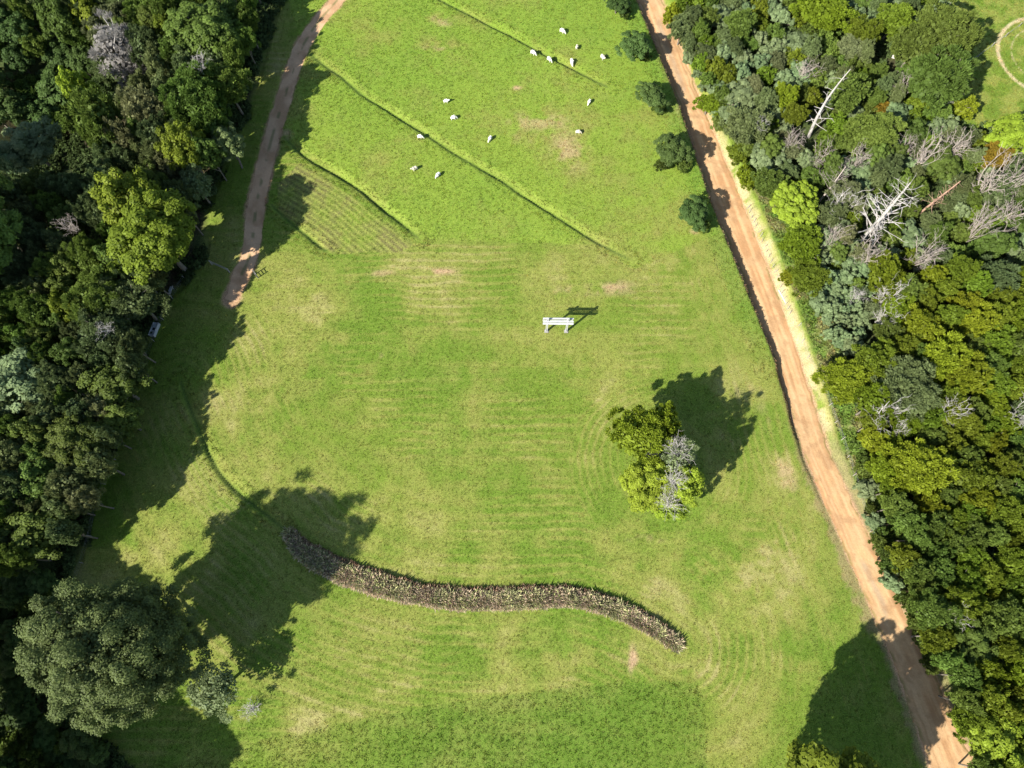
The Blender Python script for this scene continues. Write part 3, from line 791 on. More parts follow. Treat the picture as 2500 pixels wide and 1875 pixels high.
# tree group in the meadow
T('golden_green_tree', 'kanuka_big', 1388, 938, 66, 10.5, 'clumpgold', 'dark golden-green tree at the upper left of the lone meadow clump', var=0)
T('golden_green_tree', 'kanuka', 1440, 912, 34, 10, 'clumpgold', 'small dark crown at the top of the lone meadow clump')
T('lime_green_tree', 'broadleaf_big', 1408, 1040, 62, 10, 'lime', 'bright leafy tree on the lower left of the lone meadow clump', var=0)
T('lime_green_tree', 'broadleaf', 1480, 1045, 42, 11, 'lime', 'bright leafy tree on the right side of the lone meadow clump', var=1)
T('lime_green_tree', 'broadleaf', 1438, 1090, 36, 7.5, 'lime', 'lowest bright leafy tree of the lone meadow clump', var=2)
T('half_dead_tree', 'loose', 1464, 990, 46, 12.5, 'palebush', 'half-dead grey-green tree at the right of the lone meadow clump')
# right forest
T('golden_tree', 'kanuka', 1782, 16, 60, 7, 'gold', 'golden dome-shaped tree cut by the top picture edge in the right forest')
T('golden_tree', 'kanuka', 1698, 206, 27, 6, 'gold', 'small yellow pointed tree in the upper right forest')
T('golden_shrub', 'kanuka', 1533, 222, 27, 4, 'gold', 'golden bush at the forest side of the upper road')
T('golden_shrub', 'shrub', 1457, 26, 24, 3.5, 'gold', 'yellow bush beside the road at the top of the picture')
T('grey_green_tree', 'kanuka', 1612, 268, 47, 7, 'dusk', 'dusky round tree with grey twigs near the upper road')
T('lime_green_tree', 'lime', 1722, 437, 53, 5.5, 'lime', 'round lime green tree with big leaves beside the road fence')
T('golden_tree', 'kanuka', 1733, 528, 45, 5.5, 'gold', 'golden tree just below the round lime tree')
T('golden_tree', 'kanuka', 1748, 598, 40, 5, 'ygreen', 'golden-olive tree below the golden roadside tree')
T('golden_shrub', 'shrub', 1704, 598, 18, 2.2, 'gold', 'tiny golden bush at the road fence')
T('olive_tree', 'kanuka', 1663, 396, 36, 5, 'olive', 'dark olive bush left of the round lime tree')
T('golden_shrub', 'shrub', 1592, 335, 24, 3, 'ygreen', 'yellow-green bush on the road bank above the fence')
T('golden_shrub', 'shrub', 1612, 385, 24, 3, 'gold', 'golden bush on the road bank at the head of the fence')
T('golden_tree', 'kanuka', 1915, 596, 46, 7, 'gold', 'golden wide tree above the twisted white dead tree')
T('golden_tree', 'kanuka_big', 1838, 822, 60, 6.5, 'gold', 'large golden feathery tree nearest the middle of the road')
T('grey_green_tree', 'kanuka_big', 1960, 838, 70, 9, 'dusk', 'dark grey-olive round tree with white bare limbs below it')
T('golden_tree', 'kanuka', 2040, 772, 50, 9, 'gold', 'bright golden crown in the middle of the right forest')
T('golden_tree', 'kanuka', 2088, 808, 46, 9, 'gold', 'bright golden crown right of the grey-olive round tree')
T('golden_tree', 'kanuka_big', 1985, 1010, 66, 9, 'gold', 'broad golden tree in the lower right forest')
T('grey_green_tree', 'wind', 2050, 62, 62, 11, 'green', 'windswept grey-green tree beside the upper right field')
T('grey_green_tree', 'wind', 2035, 165, 66, 11, 'green', 'second windswept grey-green tree below the first beside the upper right field')
T('grey_green_tree', 'wind', 1985, 95, 48, 9, 'green', 'inner windswept tree behind the two beside the upper right field')
T('yellow_green_tree', 'kanuka', 1932, 42, 40, 7, 'ygreen', 'yellow-green tree near the pale sandy hollow')
T('yellow_green_tree', 'shrub', 2085, 228, 26, 4, 'gold', 'low golden bush at the corner of the upper right field')
T('green_tree', 'broadleaf', 2186, 292, 48, 7, 'lime', 'fresh green tree at the right edge below the field', var=1)
T('rusty_tree', 'kanuka', 2152, 336, 30, 6, 'rust', 'orange-tinged tree beside the fresh green edge tree')
T('golden_tree', 'shrub', 1905, 232, 24, 3.5, 'rust', 'brownish-golden low bush near the dark gap')
T('olive_tree', 'kanuka_big', 1888, 282, 50, 8, 'olive', 'olive round tree right of the tall bleached snag')
T('olive_tree', 'kanuka', 1832, 200, 42, 8, 'olive', 'olive tree behind the top of the tall bleached snag')
T('green_tree', 'broadleaf', 2100, 1395, 52, 7, 'green', 'fresh green broad tree beside the shaded road')
T('green_tree', 'broadleaf', 2150, 1600, 62, 7, 'lime', 'bright green broad bush in the bottom right corner', var=0)
# trees standing outside the frame whose crowns or shade reach into it
T('dark_tree', 'broadleaf_big', 1790, 1795, 172, 17, 'ygreen', 'big dark tree cut by the bottom picture edge left of the road', var=2)
T('shade_tree', 'broadleaf_big', -40, 1895, 170, 15, 'green', 'big tree at the bottom left corner casting shade on the grass', var=1)
T('shade_tree', 'broadleaf_big', -150, 1700, 140, 16, 'green', 'tall tree just outside the lower left corner shading the undergrowth')
T('shade_tree', 'broadleaf_big', -170, 1480, 130, 14, 'green', 'tall tree outside the left edge beside the huge round tree')
T('shade_tree', 'broadleaf_big', -165, 1320, 110, 13, 'green', 'tall tree outside the left edge below the silvery tree')
T('shade_tree', 'broadleaf_big', -95, 430, 90, 20, 'olive', 'tall tree outside the left edge shading the gully')
T('shade_tree', 'broadleaf_big', -60, 540, 90, 18, 'olive', 'tall tree outside the left edge above the silvery tree')
T('shade_tree', 'broadleaf_big', -140, 310, 90, 20, 'olive', 'tall tree outside the left edge level with the gully')

# ------------------------------------------------------------------ the rest of the two forests
ZONES = [
    # polygon (photo px of crowns), spacing radius range, height range, choices (kind, colour, weight)
    ('left', [(-60, -60), (545, -60), (530, 80), (505, 190), (490, 280), (440, 360), (410, 430), (390, 560), (345, 640), (310, 700), (285, 790), (250, 860), (225, 960), (190, 1060), (130, 1170), (60, 1215), (-60, 1215), (-60, 400), (190, 400), (240, 300), (235, 100), (120, 60), (-60, 60)],
     (25, 48), (9.6, 11.4), [('kanuka', 'olive', 3), ('kanuka', 'dusk', 4), ('kanuka_big', 'dusk', 1.5), ('kanuka_big', 'olive', 1.5), ('broadleaf', 'green', 2), ('kanuka', 'pale', 1.8), ('broadleaf', 'ygreen', .8), ('broadleaf', 'deep', 1)]),
    ('gully', [(-60, 60), (120, 60), (235, 100), (240, 210), (180, 250), (110, 260), (-60, 270)],
     (30, 46), (6, 9), [('broadleaf', 'deep', 3), ('kanuka', 'olive', 2)]),
    ('corner', [(-40, 1240), (90, 1230), (110, 1300), (40, 1400), (20, 1500), (110, 1570), (230, 1600), (210, 1680), (-40, 1680)],
     (20, 40), (2.5, 6), [('broadleaf', 'deep', 3), ('shrub', 'green', 2), ('bigleaf', 'green', 1)]),
    ('upper_right', [(1455, 40), (1500, -40), (2030, -40), (2050, 60), (2010, 210), (2080, 290), (2240, 330), (2240, 560), (1990, 560), (1850, 590), (1790, 520), (1780, 400), (1700, 370), (1640, 380), (1590, 290), (1540, 190), (1490, 100)],
     (17, 38), (3.2, 7), [('kanuka', 'olive', 4), ('kanuka', 'dusk', 3), ('shrub', 'olive', 2), ('shrub', 'ygreen', 1.2), ('bigleaf', 'silver', 3.2), ('broadleaf', 'green', 1.2), ('kanuka', 'pale', 1.3), ('kanuka', 'ygreen', .8)]),
    ('scrub', [(1765, 470), (1850, 500), (1940, 545), (1900, 640), (1870, 720), (1830, 770), (1790, 740), (1765, 640)],
     (14, 30), (2.5, 4.5), [('bigleaf', 'silver', 6), ('shrub', 'silver', 1), ('shrub', 'olive', 1.5), ('shrub', 'pale', 1)]),
    ('roadside', [(1490, 90), (1545, 150), (1580, 240), (1560, 290), (1520, 190), (1480, 110)], (12, 22), (1.5, 3), [('bigleaf', 'silver', 3), ('shrub', 'ygreen', 1), ('bigleaf', 'green', 1)]),
    ('lower_right', [(1900, 640), (2000, 560), (2260, 560), (2260, 1700), (2125, 1690), (2085, 1560), (2040, 1430), (2000, 1330), (1955, 1240), (1935, 1140), (1905, 1030), (1875, 950), (1850, 880), (1800, 760), (1850, 740)],
     (26, 48), (6.6, 8.8), [('kanuka', 'olive', 4), ('kanuka', 'ygreen', 4), ('kanuka', 'gold', 2.4), ('kanuka_big', 'olive', 1), ('kanuka_big', 'ygreen', 1), ('kanuka', 'dusk', 2), ('broadleaf', 'green', .8)]),
    ('verge', [(1855, 950), (1880, 1040), (1912, 1140), (1940, 1240), (1990, 1340), (2040, 1450), (2020, 1450), (1965, 1330), (1915, 1230), (1890, 1130), (1865, 1040), (1840, 960)], (12, 24), (1.8, 3.2), [('bigleaf', 'silver', 2), ('shrub', 'green', 2), ('shrub', 'olive', 1), ('bigleaf', 'green', 1)]),
]
WORDS = {'olive': 'olive', 'dusk': 'dusky', 'pale': 'pale grey', 'green': 'mid-green', 'deep': 'deep green', 'ygreen': 'yellow-green', 'gold': 'golden', 'silver': 'silvery', 'lime': 'lime green', 'rust': 'rusty'}
NAMES = {'kanuka': 'feathery_tree', 'kanuka_big': 'feathery_tree', 'broadleaf': 'broadleaf_tree', 'broadleaf_big': 'broadleaf_tree', 'shrub': 'shrub', 'bigleaf': 'large_leaved_shrub', 'wind': 'windswept_tree'}
FORM = {'kanuka': 'feathery tree', 'kanuka_big': 'large feathery tree', 'broadleaf': 'leafy tree', 'broadleaf_big': 'large leafy tree', 'shrub': 'shrub', 'bigleaf': 'big-leaved shrub'}
MARKS = {'left': [('the grey dead pine', 235, 60), ('the bright spreading tree', 335, 512), ('the white box', 331, 710), ('the silvery left-edge tree', 42, 822), ('the shaded bench', 365, 628), ('the dark gully', 110, 190), ('the bend of the curved ditch', 430, 932), ('the upper dirt track', 600, 240), ('the huge round tree', 222, 1412), ('the lower left corner', 20, 1650), ('the cabbage tree', 18, 1425), ('the lower forest end', 75, 1150), ('the top left corner', 5, 5)],
         'right': [('the tall bleached snag', 1790, 250), ('the round lime tree', 1722, 437), ('the white many-branched snag', 1925, 450), ('the rusty snag', 2045, 410), ('the golden dome tree', 1782, 16), ('the orange-tinged tree', 2152, 336), ('the grey-olive round tree', 1960, 838), ('the twisted white dead tree', 1905, 650), ('the broad golden tree', 1985, 1010), ('the shaded road', 2010, 1450), ('the upper right field', 2120, 150), ('the large golden tree', 1838, 822), ('the fresh green corner bush', 2150, 1600), ('the lower right edge', 2205, 1200)]}
fill = []
CLEAR = [(331, 710, 20), (366, 628, 16), (480, 580, 20), (1742, 296, 14), (1764, 258, 12), (1788, 218, 9), (1880, 500, 26), (1910, 462, 24), (1942, 425, 16), (2010, 436, 10), (2036, 414, 9), (1786, 412, 12), (1930, 110, 22)]
for zn, pg, (r0, r1), (h0, h1), ch in ZONES:
    pg = np.array(pg, float); lo, hi = pg.min(0), pg.max(0)
    wts = np.array([c[2] for c in ch], float); wts /= wts.sum()
    miss = 0
    while miss < 700:
        gx, gy = rnd.uniform(lo[0], hi[0]), rnd.uniform(lo[1], hi[1])
        r = r0 + (r1 - r0) * rnd.random() ** 1.4
        if not inpoly(np.array([gx]), np.array([gy]), pg)[0]: miss += .2; continue
        # colours run in patches, as kinds do in a wood
        ok = all(math.hypot(gx - t[1], gy - t[2]) > .62 * (r + t[3]) for t in TREES) and all(math.hypot(gx - q[0], gy - q[1]) > r + q[2] for q in CLEAR)
        if not ok: miss += 1; continue
        miss = 0
        kx = fbm(np.array([gx]), np.array([gy]), 120, 77, 2)[0]
        cum = np.cumsum(wts); u = min(max((kx - .2) / .6, 0), 1) * .45 + rnd.random() * .55
        kind, colr, _ = ch[int(np.searchsorted(cum, min(u, .999)))]
        if kind.endswith('_big') and r < 36: kind = kind[:-4]
        if kind in ('shrub',) and r > 30: r = 30
        hgt = rnd.uniform(h0, h1) * (.9 + .18 * (r - r0) / (r1 - r0))
        if kind in ('shrub', 'bigleaf'): hgt = min(hgt, 3.8)
        root = T(NAMES[kind], kind, gx, gy, r, hgt, colr)
        fill.append((root, gx, gy, kind, colr, zn))
ORD = ['nearest', 'second nearest', 'third nearest', 'fourth nearest', 'fifth nearest', 'sixth nearest', 'seventh nearest', 'eighth nearest', 'ninth nearest', 'tenth nearest', 'eleventh nearest', 'twelfth nearest', 'thirteenth nearest', 'fourteenth nearest', 'fifteenth nearest', 'sixteenth nearest', 'seventeenth nearest', 'eighteenth nearest']
DIRS = ['right of', 'above and right of', 'above', 'above and left of', 'left of', 'below and left of', 'below', 'below and right of']
buckets = {}
for root, gx, gy, kind, colr, zn in fill:
    side = 'left' if gx < 1000 else 'right'
    nm, lx, ly = min(MARKS[side], key=lambda q: math.hypot(q[1] - gx, q[2] - gy))
    d = int(round(math.degrees(math.atan2(ly - gy, gx - lx)) / 45)) % 8
    buckets.setdefault((colr, FORM[kind], nm, d), []).append((math.hypot(gx - lx, gy - ly), root, side, gx, gy))
for (colr, fm, nm, d), lst in buckets.items():
    lst.sort(key=lambda q: q[0])
    for k, (dist, root, side, gx, gy) in enumerate(lst):
        first = '' if len(lst) == 1 else ORD[min(k, 17)] + ' '
        if len(lst) == 1: lab = f"{WORDS[colr]} {fm} {DIRS[d]} {nm}"
        else: lab = f"{ORD[min(k, 17)]} {WORDS[colr]} {fm} {DIRS[d]} {nm}"
        root['label'] = lab
        root['category'] = 'shrub' if 'shrub' in fm else 'tree'
        root['group'] = ('shrubs and trees of the left forest' if side == 'left' else 'shrubs and trees of the right forest')

# ------------------------------------------------------------------ low growth under the trees (stuff)
under = bpy.data.collections.new('understorey')
for k in range(3):
    Vt, Fq, tone, _ = crown_np(700 + k, .8, .55, 10, 34, .34, .15, 'feather', zmin=-.3)
    me = mesh_np('fern_clump', Vt + np.array([0, 0, .3]), Fq, face_attr=tone); me.materials.append(M['tuft'])
    under.objects.link(bpy.data.objects.new('fern_clump', me))
N1 = 24000
ux, uy = rng.uniform(-85, 100, N1), rng.uniform(-25, 112, N1)
xl, xr, zr, bz = road_at(uy); dR = (ux - xr) * .94
dle, _, _ = pldist(ux, uy, LEFT_EDGE[:20])
okk = (inpoly(ux, uy, LEFT_EDGE) & (dle > .2)) | ((dR > 5.0) & ~inpoly(ux, uy, RIGHT_FIELD))
okk &= np.abs(ux) < (uy * ST + HC * CT) * .735 + 8
dens = fbm(ux, uy, 5, 120, 3)
okk &= (dens > .36) | ((dle < 3) & (dens > .28))
ux, uy = ux[okk], uy[okk]; n1 = len(ux)
s1 = rng.uniform(.5, 1.3, n1)
hue = fbm(ux, uy, 6, 121, 3)[:, None]
tint = (C(.060, .090, .024) * (1 - hue) + C(.125, .180, .060) * hue) * rng.uniform(.6, 1.4, n1)[:, None]
tag(scatter('undergrowth', np.stack([ux, uy, zlook(ux, uy)], 1), rng.integers(0, 3, n1), np.stack([0 * ux, 0 * ux, rng.uniform(0, 6.28, n1)], 1), np.stack([s1, s1, s1], 1), tint, under),
    'low ferns and seedlings on the floor of the two forests', 'undergrowth', kind='stuff')

# the strip of dead bracken and dry stalks across the meadow
brk = bpy.data.collections.new('bracken')
for k in range(4):
    brk.objects.link(bpy.data.objects.new('bracken_tuft', blades_mesh('bracken_tuft', 26, .32, .52, .05, 1.3, 800 + k)))
N2 = 9000
ts = rng.uniform(0, 1, N2); us = np.sign(rng.uniform(-1, 1, N2)) * rng.uniform(0, 1, N2) ** .8
idx = ts * (len(STRIP) - 1.001); i0 = idx.astype(int); ff = (idx - i0)[:, None]
pp = STRIP[i0] * (1 - ff) + STRIP[i0 + 1] * ff; tt = unit(STRIP[i0 + 1] - STRIP[i0]); nn = np.stack([-tt[:, 1], tt[:, 0]], 1)
w = np.interp(ts, SF, SWV) * (.72 + .56 * fbm(pp[:, 0], pp[:, 1], 2.0, 131, 3))
pp = pp + nn * (us * w)[:, None]
u_ = rng.uniform(0, 1, N2); patch = fbm(pp[:, 0], pp[:, 1], 1.1, 130, 3)
tint = np.where(u_[:, None] < .50, C(.25, .20, .14), np.where(u_[:, None] < .78, C(.14, .105, .075), C(.17, .19, .075)))
tint = np.where((patch > .56)[:, None] & (u_ > .3)[:, None], C(.20, .20, .10), tint)
tint = np.where((us < -.55)[:, None] & (u_ < .8)[:, None], C(.33, .27, .20), tint)
tint = np.where((us > .60)[:, None] & (u_ < .9)[:, None], C(.155, .10, .065), tint) * 2.05 * rng.uniform(.5, 1.45, N2)[:, None]  # upper edge tinted darker, the strip's shaded side painted in
hgt = (1 - .55 * np.abs(us) ** 3) * rng.uniform(.6, 1.35, N2) * (.7 + .7 * patch)
hgt = np.where(us < -.6, hgt * .5, hgt * .85)
tag(scatter('bracken_strip', np.stack([pp[:, 0], pp[:, 1], zlook(pp[:, 0], pp[:, 1]) - .05], 1), rng.integers(0, 4, N2),
            np.stack([rng.normal(0, .25, N2), rng.normal(0, .25, N2), rng.uniform(0, 6.28, N2)], 1), np.stack([hgt * .9 + .25, hgt * .9 + .25, hgt], 1), tint, brk),
    'long curving strip of dead brown bracken and dry stalks across the meadow', 'bracken', kind='stuff')

# ------------------------------------------------------------------ dead trees
def snag_np(seed, h, r0, nb, bl, lean=(0, 0), up=.35, lo=.12, sub=3, twig=.5, taper=.15, sides=5, bend=.045):
    g = np.random.default_rng(seed)
    top = np.array([lean[0] * h, lean[1] * h, h])
    tr = curve((0, 0, -.3), top, 11, .012, g); segs = [(tr, r0 * np.linspace(1, taper, 11) ** .9)]
    br = []
    for k in range(nb):
        f = lo + (0.97 - lo) * (k + g.uniform(0, 1)) / nb
        j = f * 10; i = min(int(j), 9); s = tr[i] * (1 - j + i) + tr[i + 1] * (j - i)
        a_ = k * 2.4 + g.normal(0, .5); L = bl * (1.15 - .8 * f) * g.uniform(.45, 1.2)
        d = unit(np.array([math.cos(a_), math.sin(a_), g.normal(up, .25)])); e_ = s + d * L
        rr = r0 * (1 - .8 * f) * g.uniform(.22, .4)
        c = curve(s, e_, 6, bend, g); br.append((c, np.linspace(rr, rr * .35, 6)))
        for m in range(sub):
            q = g.uniform(.3, .95) * 5; i = min(int(q), 4); s2 = c[i] * (1 - q + i) + c[i + 1] * (q - i)
            d2 = unit(d + g.normal(0, .75, 3)); L2 = L * g.uniform(.2, .55) * twig * 1.6
            br.append((curve(s2, s2 + d2 * L2, 4, .09, g), np.linspace(rr * .5, rr * .2, 4)))
    return tube_np(segs, sides + 2), tube_np(br, 4)

def snag(name, gx, gy, label, mat, h, r0, nb, bl, cat='dead tree', group=None, zs=0, **kw):
    # zs: how high above the ground the stem first shows among the crowns
    zt = 0
    for _ in range(3):
        x, y = P(gx, gy, zt + zs); zt = tz(float(x), float(y))
    (tv, tf_), (bv, bf) = snag_np(rnd.randrange(9999), h, r0, nb, bl, **kw)
    root = bpy.data.objects.new(name, None); COL.objects.link(root); root.location = (float(x), float(y), zt)
    link('trunk', mesh_np('snag_trunk', tv, tf_, smooth=True), [M[mat]], root); link('branches', mesh_np('snag_branches', bv, bf, smooth=True), [M[mat]], root)
    tag(root, label, cat, group)
    return root

snag('dead_pine', 1747, 296, 'tall bleached pine snag with a few short bare branches', 'deadwood', 15.5, .30, 26, 2.6, up=.12, sub=1, lo=.15)
snag('dead_pine', 1880, 500, 'white many-branched dead pine in the right forest', 'deadwood', 14.5, .42, 60, 4.8, up=.3, sub=3, lo=.12, lean=(-.02, .02), zs=2)
snag('dead_pine', 2010, 436, 'short rusty brown broken snag with stubby branches', 'redwood', 10.5, .22, 48, 2.0, up=.05, sub=1, lo=.4, lean=(.05, -.06), zs=4, taper=.3)
snag('bare_tree', 1786, 412, 'pinkish bare branching tree above the round lime tree', 'pinkwood', 8.5, .17, 26, 4.0, up=.8, sub=7, taper=.3, lean=(.1, .1), zs=3.5, lo=.4)

def bush_np(seed, h, nst, spread, sub=4, r0=.038):
    g = np.random.default_rng(seed); segs = []
    for k in range(nst):
        a_ = g.uniform(0, 6.28); L = h * g.uniform(.6, 1.1)
        e_ = np.array([math.cos(a_) * spread * g.uniform(.2, 1), math.sin(a_) * spread * g.uniform(.2, 1), L])
        b0 = np.array([g.normal(0, .15), g.normal(0, .15), -.1]); c = curve(b0, e_, 7, .09, g); rr = r0 * g.uniform(.6, 1.2); segs.append((c, np.linspace(rr, rr * .4, 7)))
        for m in range(sub):
            q = g.uniform(.35, .97) * 6; i = min(int(q), 5); s2 = c[i] * (1 - q + i) + c[i + 1] * (q - i)
            d2 = unit(unit(e_) + g.normal(0, .6, 3)); L2 = L * g.uniform(.12, .38)
            c2 = curve(s2, s2 + d2 * L2, 4, .1, g); segs.append((c2, np.linspace(rr * .55, rr * .25, 4)))
            for m2 in range(2):
                s3 = c2[2] + g.uniform(0, 1) * (c2[3] - c2[2]); d3 = unit(d2 + g.normal(0, .7, 3)); segs.append((curve(s3, s3 + d3 * L2 * .5, 3, .1, g), np.linspace(rr * .3, rr * .15, 3)))
    return tube_np(segs, 4)
BM = []
for k in range(4):
    v, f = bush_np(900 + k, 3.2, 15, 1.9, 6); BM.append(mesh_np('bare_stems', v, f, smooth=True)); BM[-1].materials.append(M['deadwood'])
for k in range(2):
    v, f = bush_np(950 + k, 2.1, 46, 2.4, 4, .022); BM.append(mesh_np('radiating_twigs', v, f, smooth=True)); BM[-1].materials.append(M['deadwood'])
def bare(gx, gy, rpx, label, mat='deadwood', z0=0.0, name='bare_shrub', zs=1.0, group='bare grey shrubs and limbs of the forest', k=None):
    zt = z0
    x, y = P(gx, gy, zt + 1.5); zt = tz(float(x), float(y)) + z0
    x, y = P(gx, gy, zt + 1.5)
    o = bpy.data.objects.new(name, BM[rnd.randrange(4) if k is None else k]); COL.objects.link(o)
    s = rpx / pxm(gx, gy, zt) / 1.9
    o.location = (float(x), float(y), zt); o.scale = (s, s, s * zs); o.rotation_euler = (0, 0, rnd.uniform(0, 6.28))
    o.material_slots[0].link = 'OBJECT'; o.material_slots[0].material = M[mat]
    return tag(o, label, 'bare shrub' if name == 'bare_shrub' else 'dead tree', group)
bare(1815, 458, 42, 'bare silver-stemmed shrub just right of the round lime tree', z0=1)
bare(1905, 645, 40, 'twisted white dead tree beside the silvery scrub', name='bare_tree', z0=2.5)
bare(1850, 640, 26, 'small white forked dead stem in the silvery scrub', name='bare_tree', z0=2)
bare(1905, 690, 34, 'white bare limbs below the twisted white dead tree', z0=2.5)
bare(1735, 160, 30, 'bare stems left of the tip of the tall snag', 'pinkwood', z0=2)
bare(1765, 345, 34, 'thin bare stems at the foot of the tall snag', 'pinkwood', z0=1)
bare(1990, 345, 42, 'fan of bare grey stems above the rusty snag', 'pinkwood', z0=2.5)
bare(2060, 320, 34, 'fan of bare grey stems below the field corner', 'pinkwood', z0=3)
bare(2130, 405, 46, 'wide fan of bare stems near the right edge', 'pinkwood', z0=2.5)
bare(2175, 470, 36, 'low fan of bare stems at the right edge', 'pinkwood', z0=2)
bare(1985, 560, 44, 'bare stems below the white many-branched snag', 'pinkwood', z0=2)
bare(2030, 150, 26, 'bare twigs at the inner side of the windswept trees', z0=4)
bare(2030, 215, 28, 'bare twigs at the foot of the windswept trees', z0=3)
bare(1905, 905, 44, 'white spreading limbs below the grey-olive round tree', z0=4, name='bare_tree')
bare(2050, 890, 36, 'white limbs in the dark gap right of the grey-olive tree', z0=4, name='bare_tree')
bare(2195, 900, 34, 'white limbs at the right picture edge', z0=4, name='bare_tree')
bare(1940, 930, 24, 'short white twigs under the grey-olive round tree', z0=4)
bare(2065, 1335, 30, 'grey twigs above the shaded stretch of road', z0=4)
bare(1640, 275, 20, 'grey twigs on the flank of the dusky roadside tree', z0=4)
bare(1466, 972, 36, 'upper pale dead crown inside the lone meadow clump', z0=10.5, name='dead_tree', group='pale dead crowns of the meadow clump', zs=.8, k=4)
bare(1458, 1035, 32, 'middle pale dead crown inside the lone meadow clump', z0=11.2, name='dead_tree', group='pale dead crowns of the meadow clump', zs=.8, k=4)
bare(1448, 1086, 34, 'lower pale dead crown inside the lone meadow clump', z0=8.6, name='dead_tree', group='pale dead crowns of the meadow clump', zs=.8, k=4)
bare(1418, 980, 22, 'left pale dead crown inside the lone meadow clump', z0=8, name='dead_tree', group='pale dead crowns of the meadow clump', zs=.7, k=4)
bare(535, 1535, 26, 'low bare twiggy branch right of the small grey-green tree', z0=.1, zs=.5)
bare(225, 705, 26, 'grey bare twigs in the dusky tree left of the white box', z0=10, zs=.6)
bare(150, 485, 30, 'grey bare stems left of the bright spreading tree', 'pinkwood', z0=10, zs=.6)
bare(430, 130, 26, 'white bare twigs in the forest left of the upper track', z0=11, zs=.6)
for gx, gy, q_, lab in ((1702, 318, 26, 'thin grey stems between the dusky roadside tree and the tall snag'), (1850, 352, 30, 'bare grey stems right of the foot of the tall snag'), (1868, 560, 34, 'bare grey stems below left of the white many-branched pine'),
                       (2105, 505, 40, 'long leaning bare stems right of the golden wide tree'), (1798, 520, 28, 'grey stems in the silvery scrub right of the golden roadside tree'), (2165, 400, 40, 'pale bare stems below the orange-tinged tree'), (1952, 330, 26, 'grey bare stems above the white many-branched pine'), (1940, 205, 26, 'grey twigs at the edge of the sandy hollow')):
    bare(gx, gy, q_, lab, 'pinkwood', z0=2.2, zs=1.3)
# the dead pine still hung with grey needles
def needle_pine(gx, gy, rpx, h, label):
    Vt, Fq, tone, cen = crown_np(955, 3.2, 4.4, 60, 110, .55, .07, 'feather', zmin=-.8, lob=.5, rcf=(.14, .24))
    hh = h; x, y = P(gx, gy, hh * .7); zt = tz(float(x), float(y))
    s = rpx / pxm(gx, gy, hh * .7) / 3.2
    root = bpy.data.objects.new('dead_pine', None); COL.objects.link(root); root.location = (float(x), float(y), zt); root.scale = (s, s, s)
    zc = hh / s * .66
    link('crown', mesh_np('needles', Vt + np.array([0, 0, zc]), Fq, face_attr=tone), [M['greyneedle']], root)
    wv, wf = wood_np(956, hh / s, zc, cen, .3, 40); link('trunk', mesh_np('needle_pine_trunk', wv, wf, smooth=True), [M['deadwood']], root)
    tag(root, label, 'dead tree')
needle_pine(228, 62, 62, 13, 'grey dead pine hung with pale needles beside the gully')

# ------------------------------------------------------------------ pampas tussocks and the cabbage tree
def fountain(name, n, r, h, w, seed, mat):
    g = np.random.default_rng(seed); V, Fq, o = [], [], 0
    for k in range(n):
        a_ = g.uniform(0, 6.28); L = g.uniform(.6, 1) ; rr = r * g.uniform(.4, 1); d = np.array([math.cos(a_), math.sin(a_)]); pq = np.array([-d[1], d[0]])
        for t in (0, .35, .7, 1):
            q = d * rr * t; z_ = h * L * (1.9 * t - 1.15 * t * t); ww = w * (1 - .8 * t)
            V += [[*(q + pq * ww), z_], [*(q - pq * ww), z_]]
        for j in range(3): Fq.append([o + 2 * j, o + 2 * j + 1, o + 2 * j + 3, o + 2 * j + 2])
        o += 8
    me = mesh_np(name, np.array(V), np.array(Fq), face_attr=g.uniform(0, 1, len(Fq))); me.materials.append(M[mat]); return me
pam_b, pam_p = fountain('pampas_blades', 70, 1.1, 1.1, .04, 40, 'tussock'), None
g_ = np.random.default_rng(41); segs = []
Vt, Fq, tone, _ = None, None, None, None
V_, F_, o_ = [], [], 0
for k in range(14):
    a_ = g_.uniform(0, 6.28); b0 = np.array([math.cos(a_), math.sin(a_), 0]) * g_.uniform(.1, .5); e_ = b0 * 1.8 + np.array([0, 0, g_.uniform(1.7, 2.3)])
    segs.append((curve(b0 + (0, 0, .3), e_, 5, .03, g_), np.array([.02, .02, .05, .09, .02])))
v, f = tube_np(segs, 5); pam_p = mesh_np('pampas_plumes', v, f, face_attr=g_.uniform(0, 1, len(f)), smooth=True); pam_p.materials.append(M['plume'])
for gx, gy, s, lab in ((1655, 25, 1.5, 'largest pampas tussock near the top of the right forest'), (1552, 155, 1.2, 'pampas tussock with cream plumes close to the upper road'),
                       (1578, 240, 1.2, 'pampas tussock with cream plumes above the dusky roadside tree'), (1918, 30, 1.1, 'pampas tussock among the yellow-green trees at the top')):
    x, y = P(gx, gy, 1); z_ = tz(float(x), float(y))
    r_ = bpy.data.objects.new('pampas_tussock', None); COL.objects.link(r_); r_.location = (float(x), float(y), z_); r_.scale = (s,) * 3; r_.rotation_euler = (0, 0, rnd.uniform(0, 6))
    for nm_, me in (('blades', pam_b), ('plumes', pam_p)):
        q = bpy.data.objects.new(nm_, me); COL.objects.link(q); q.parent = r_
    tag(r_, lab, 'pampas grass', 'pampas tussocks of the right forest')
x, y = P(18, 1425, 3.0); z_ = tz(float(x), float(y))
r_ = bpy.data.objects.new('cabbage_tree', None); COL.objects.link(r_); r_.location = (float(x), float(y), z_)
q = bpy.data.objects.new('leaf_rosette', fountain('leaf_rosette', 46, 1.0, .55, .05, 43, 'tussock')); COL.objects.link(q); q.parent = r_; q.location = (0, 0, 3.0)
v, f = tube_np([(curve((0, 0, -.2), (0, 0, 3.1), 5, .01, g_), np.linspace(.12, .08, 5))], 6)
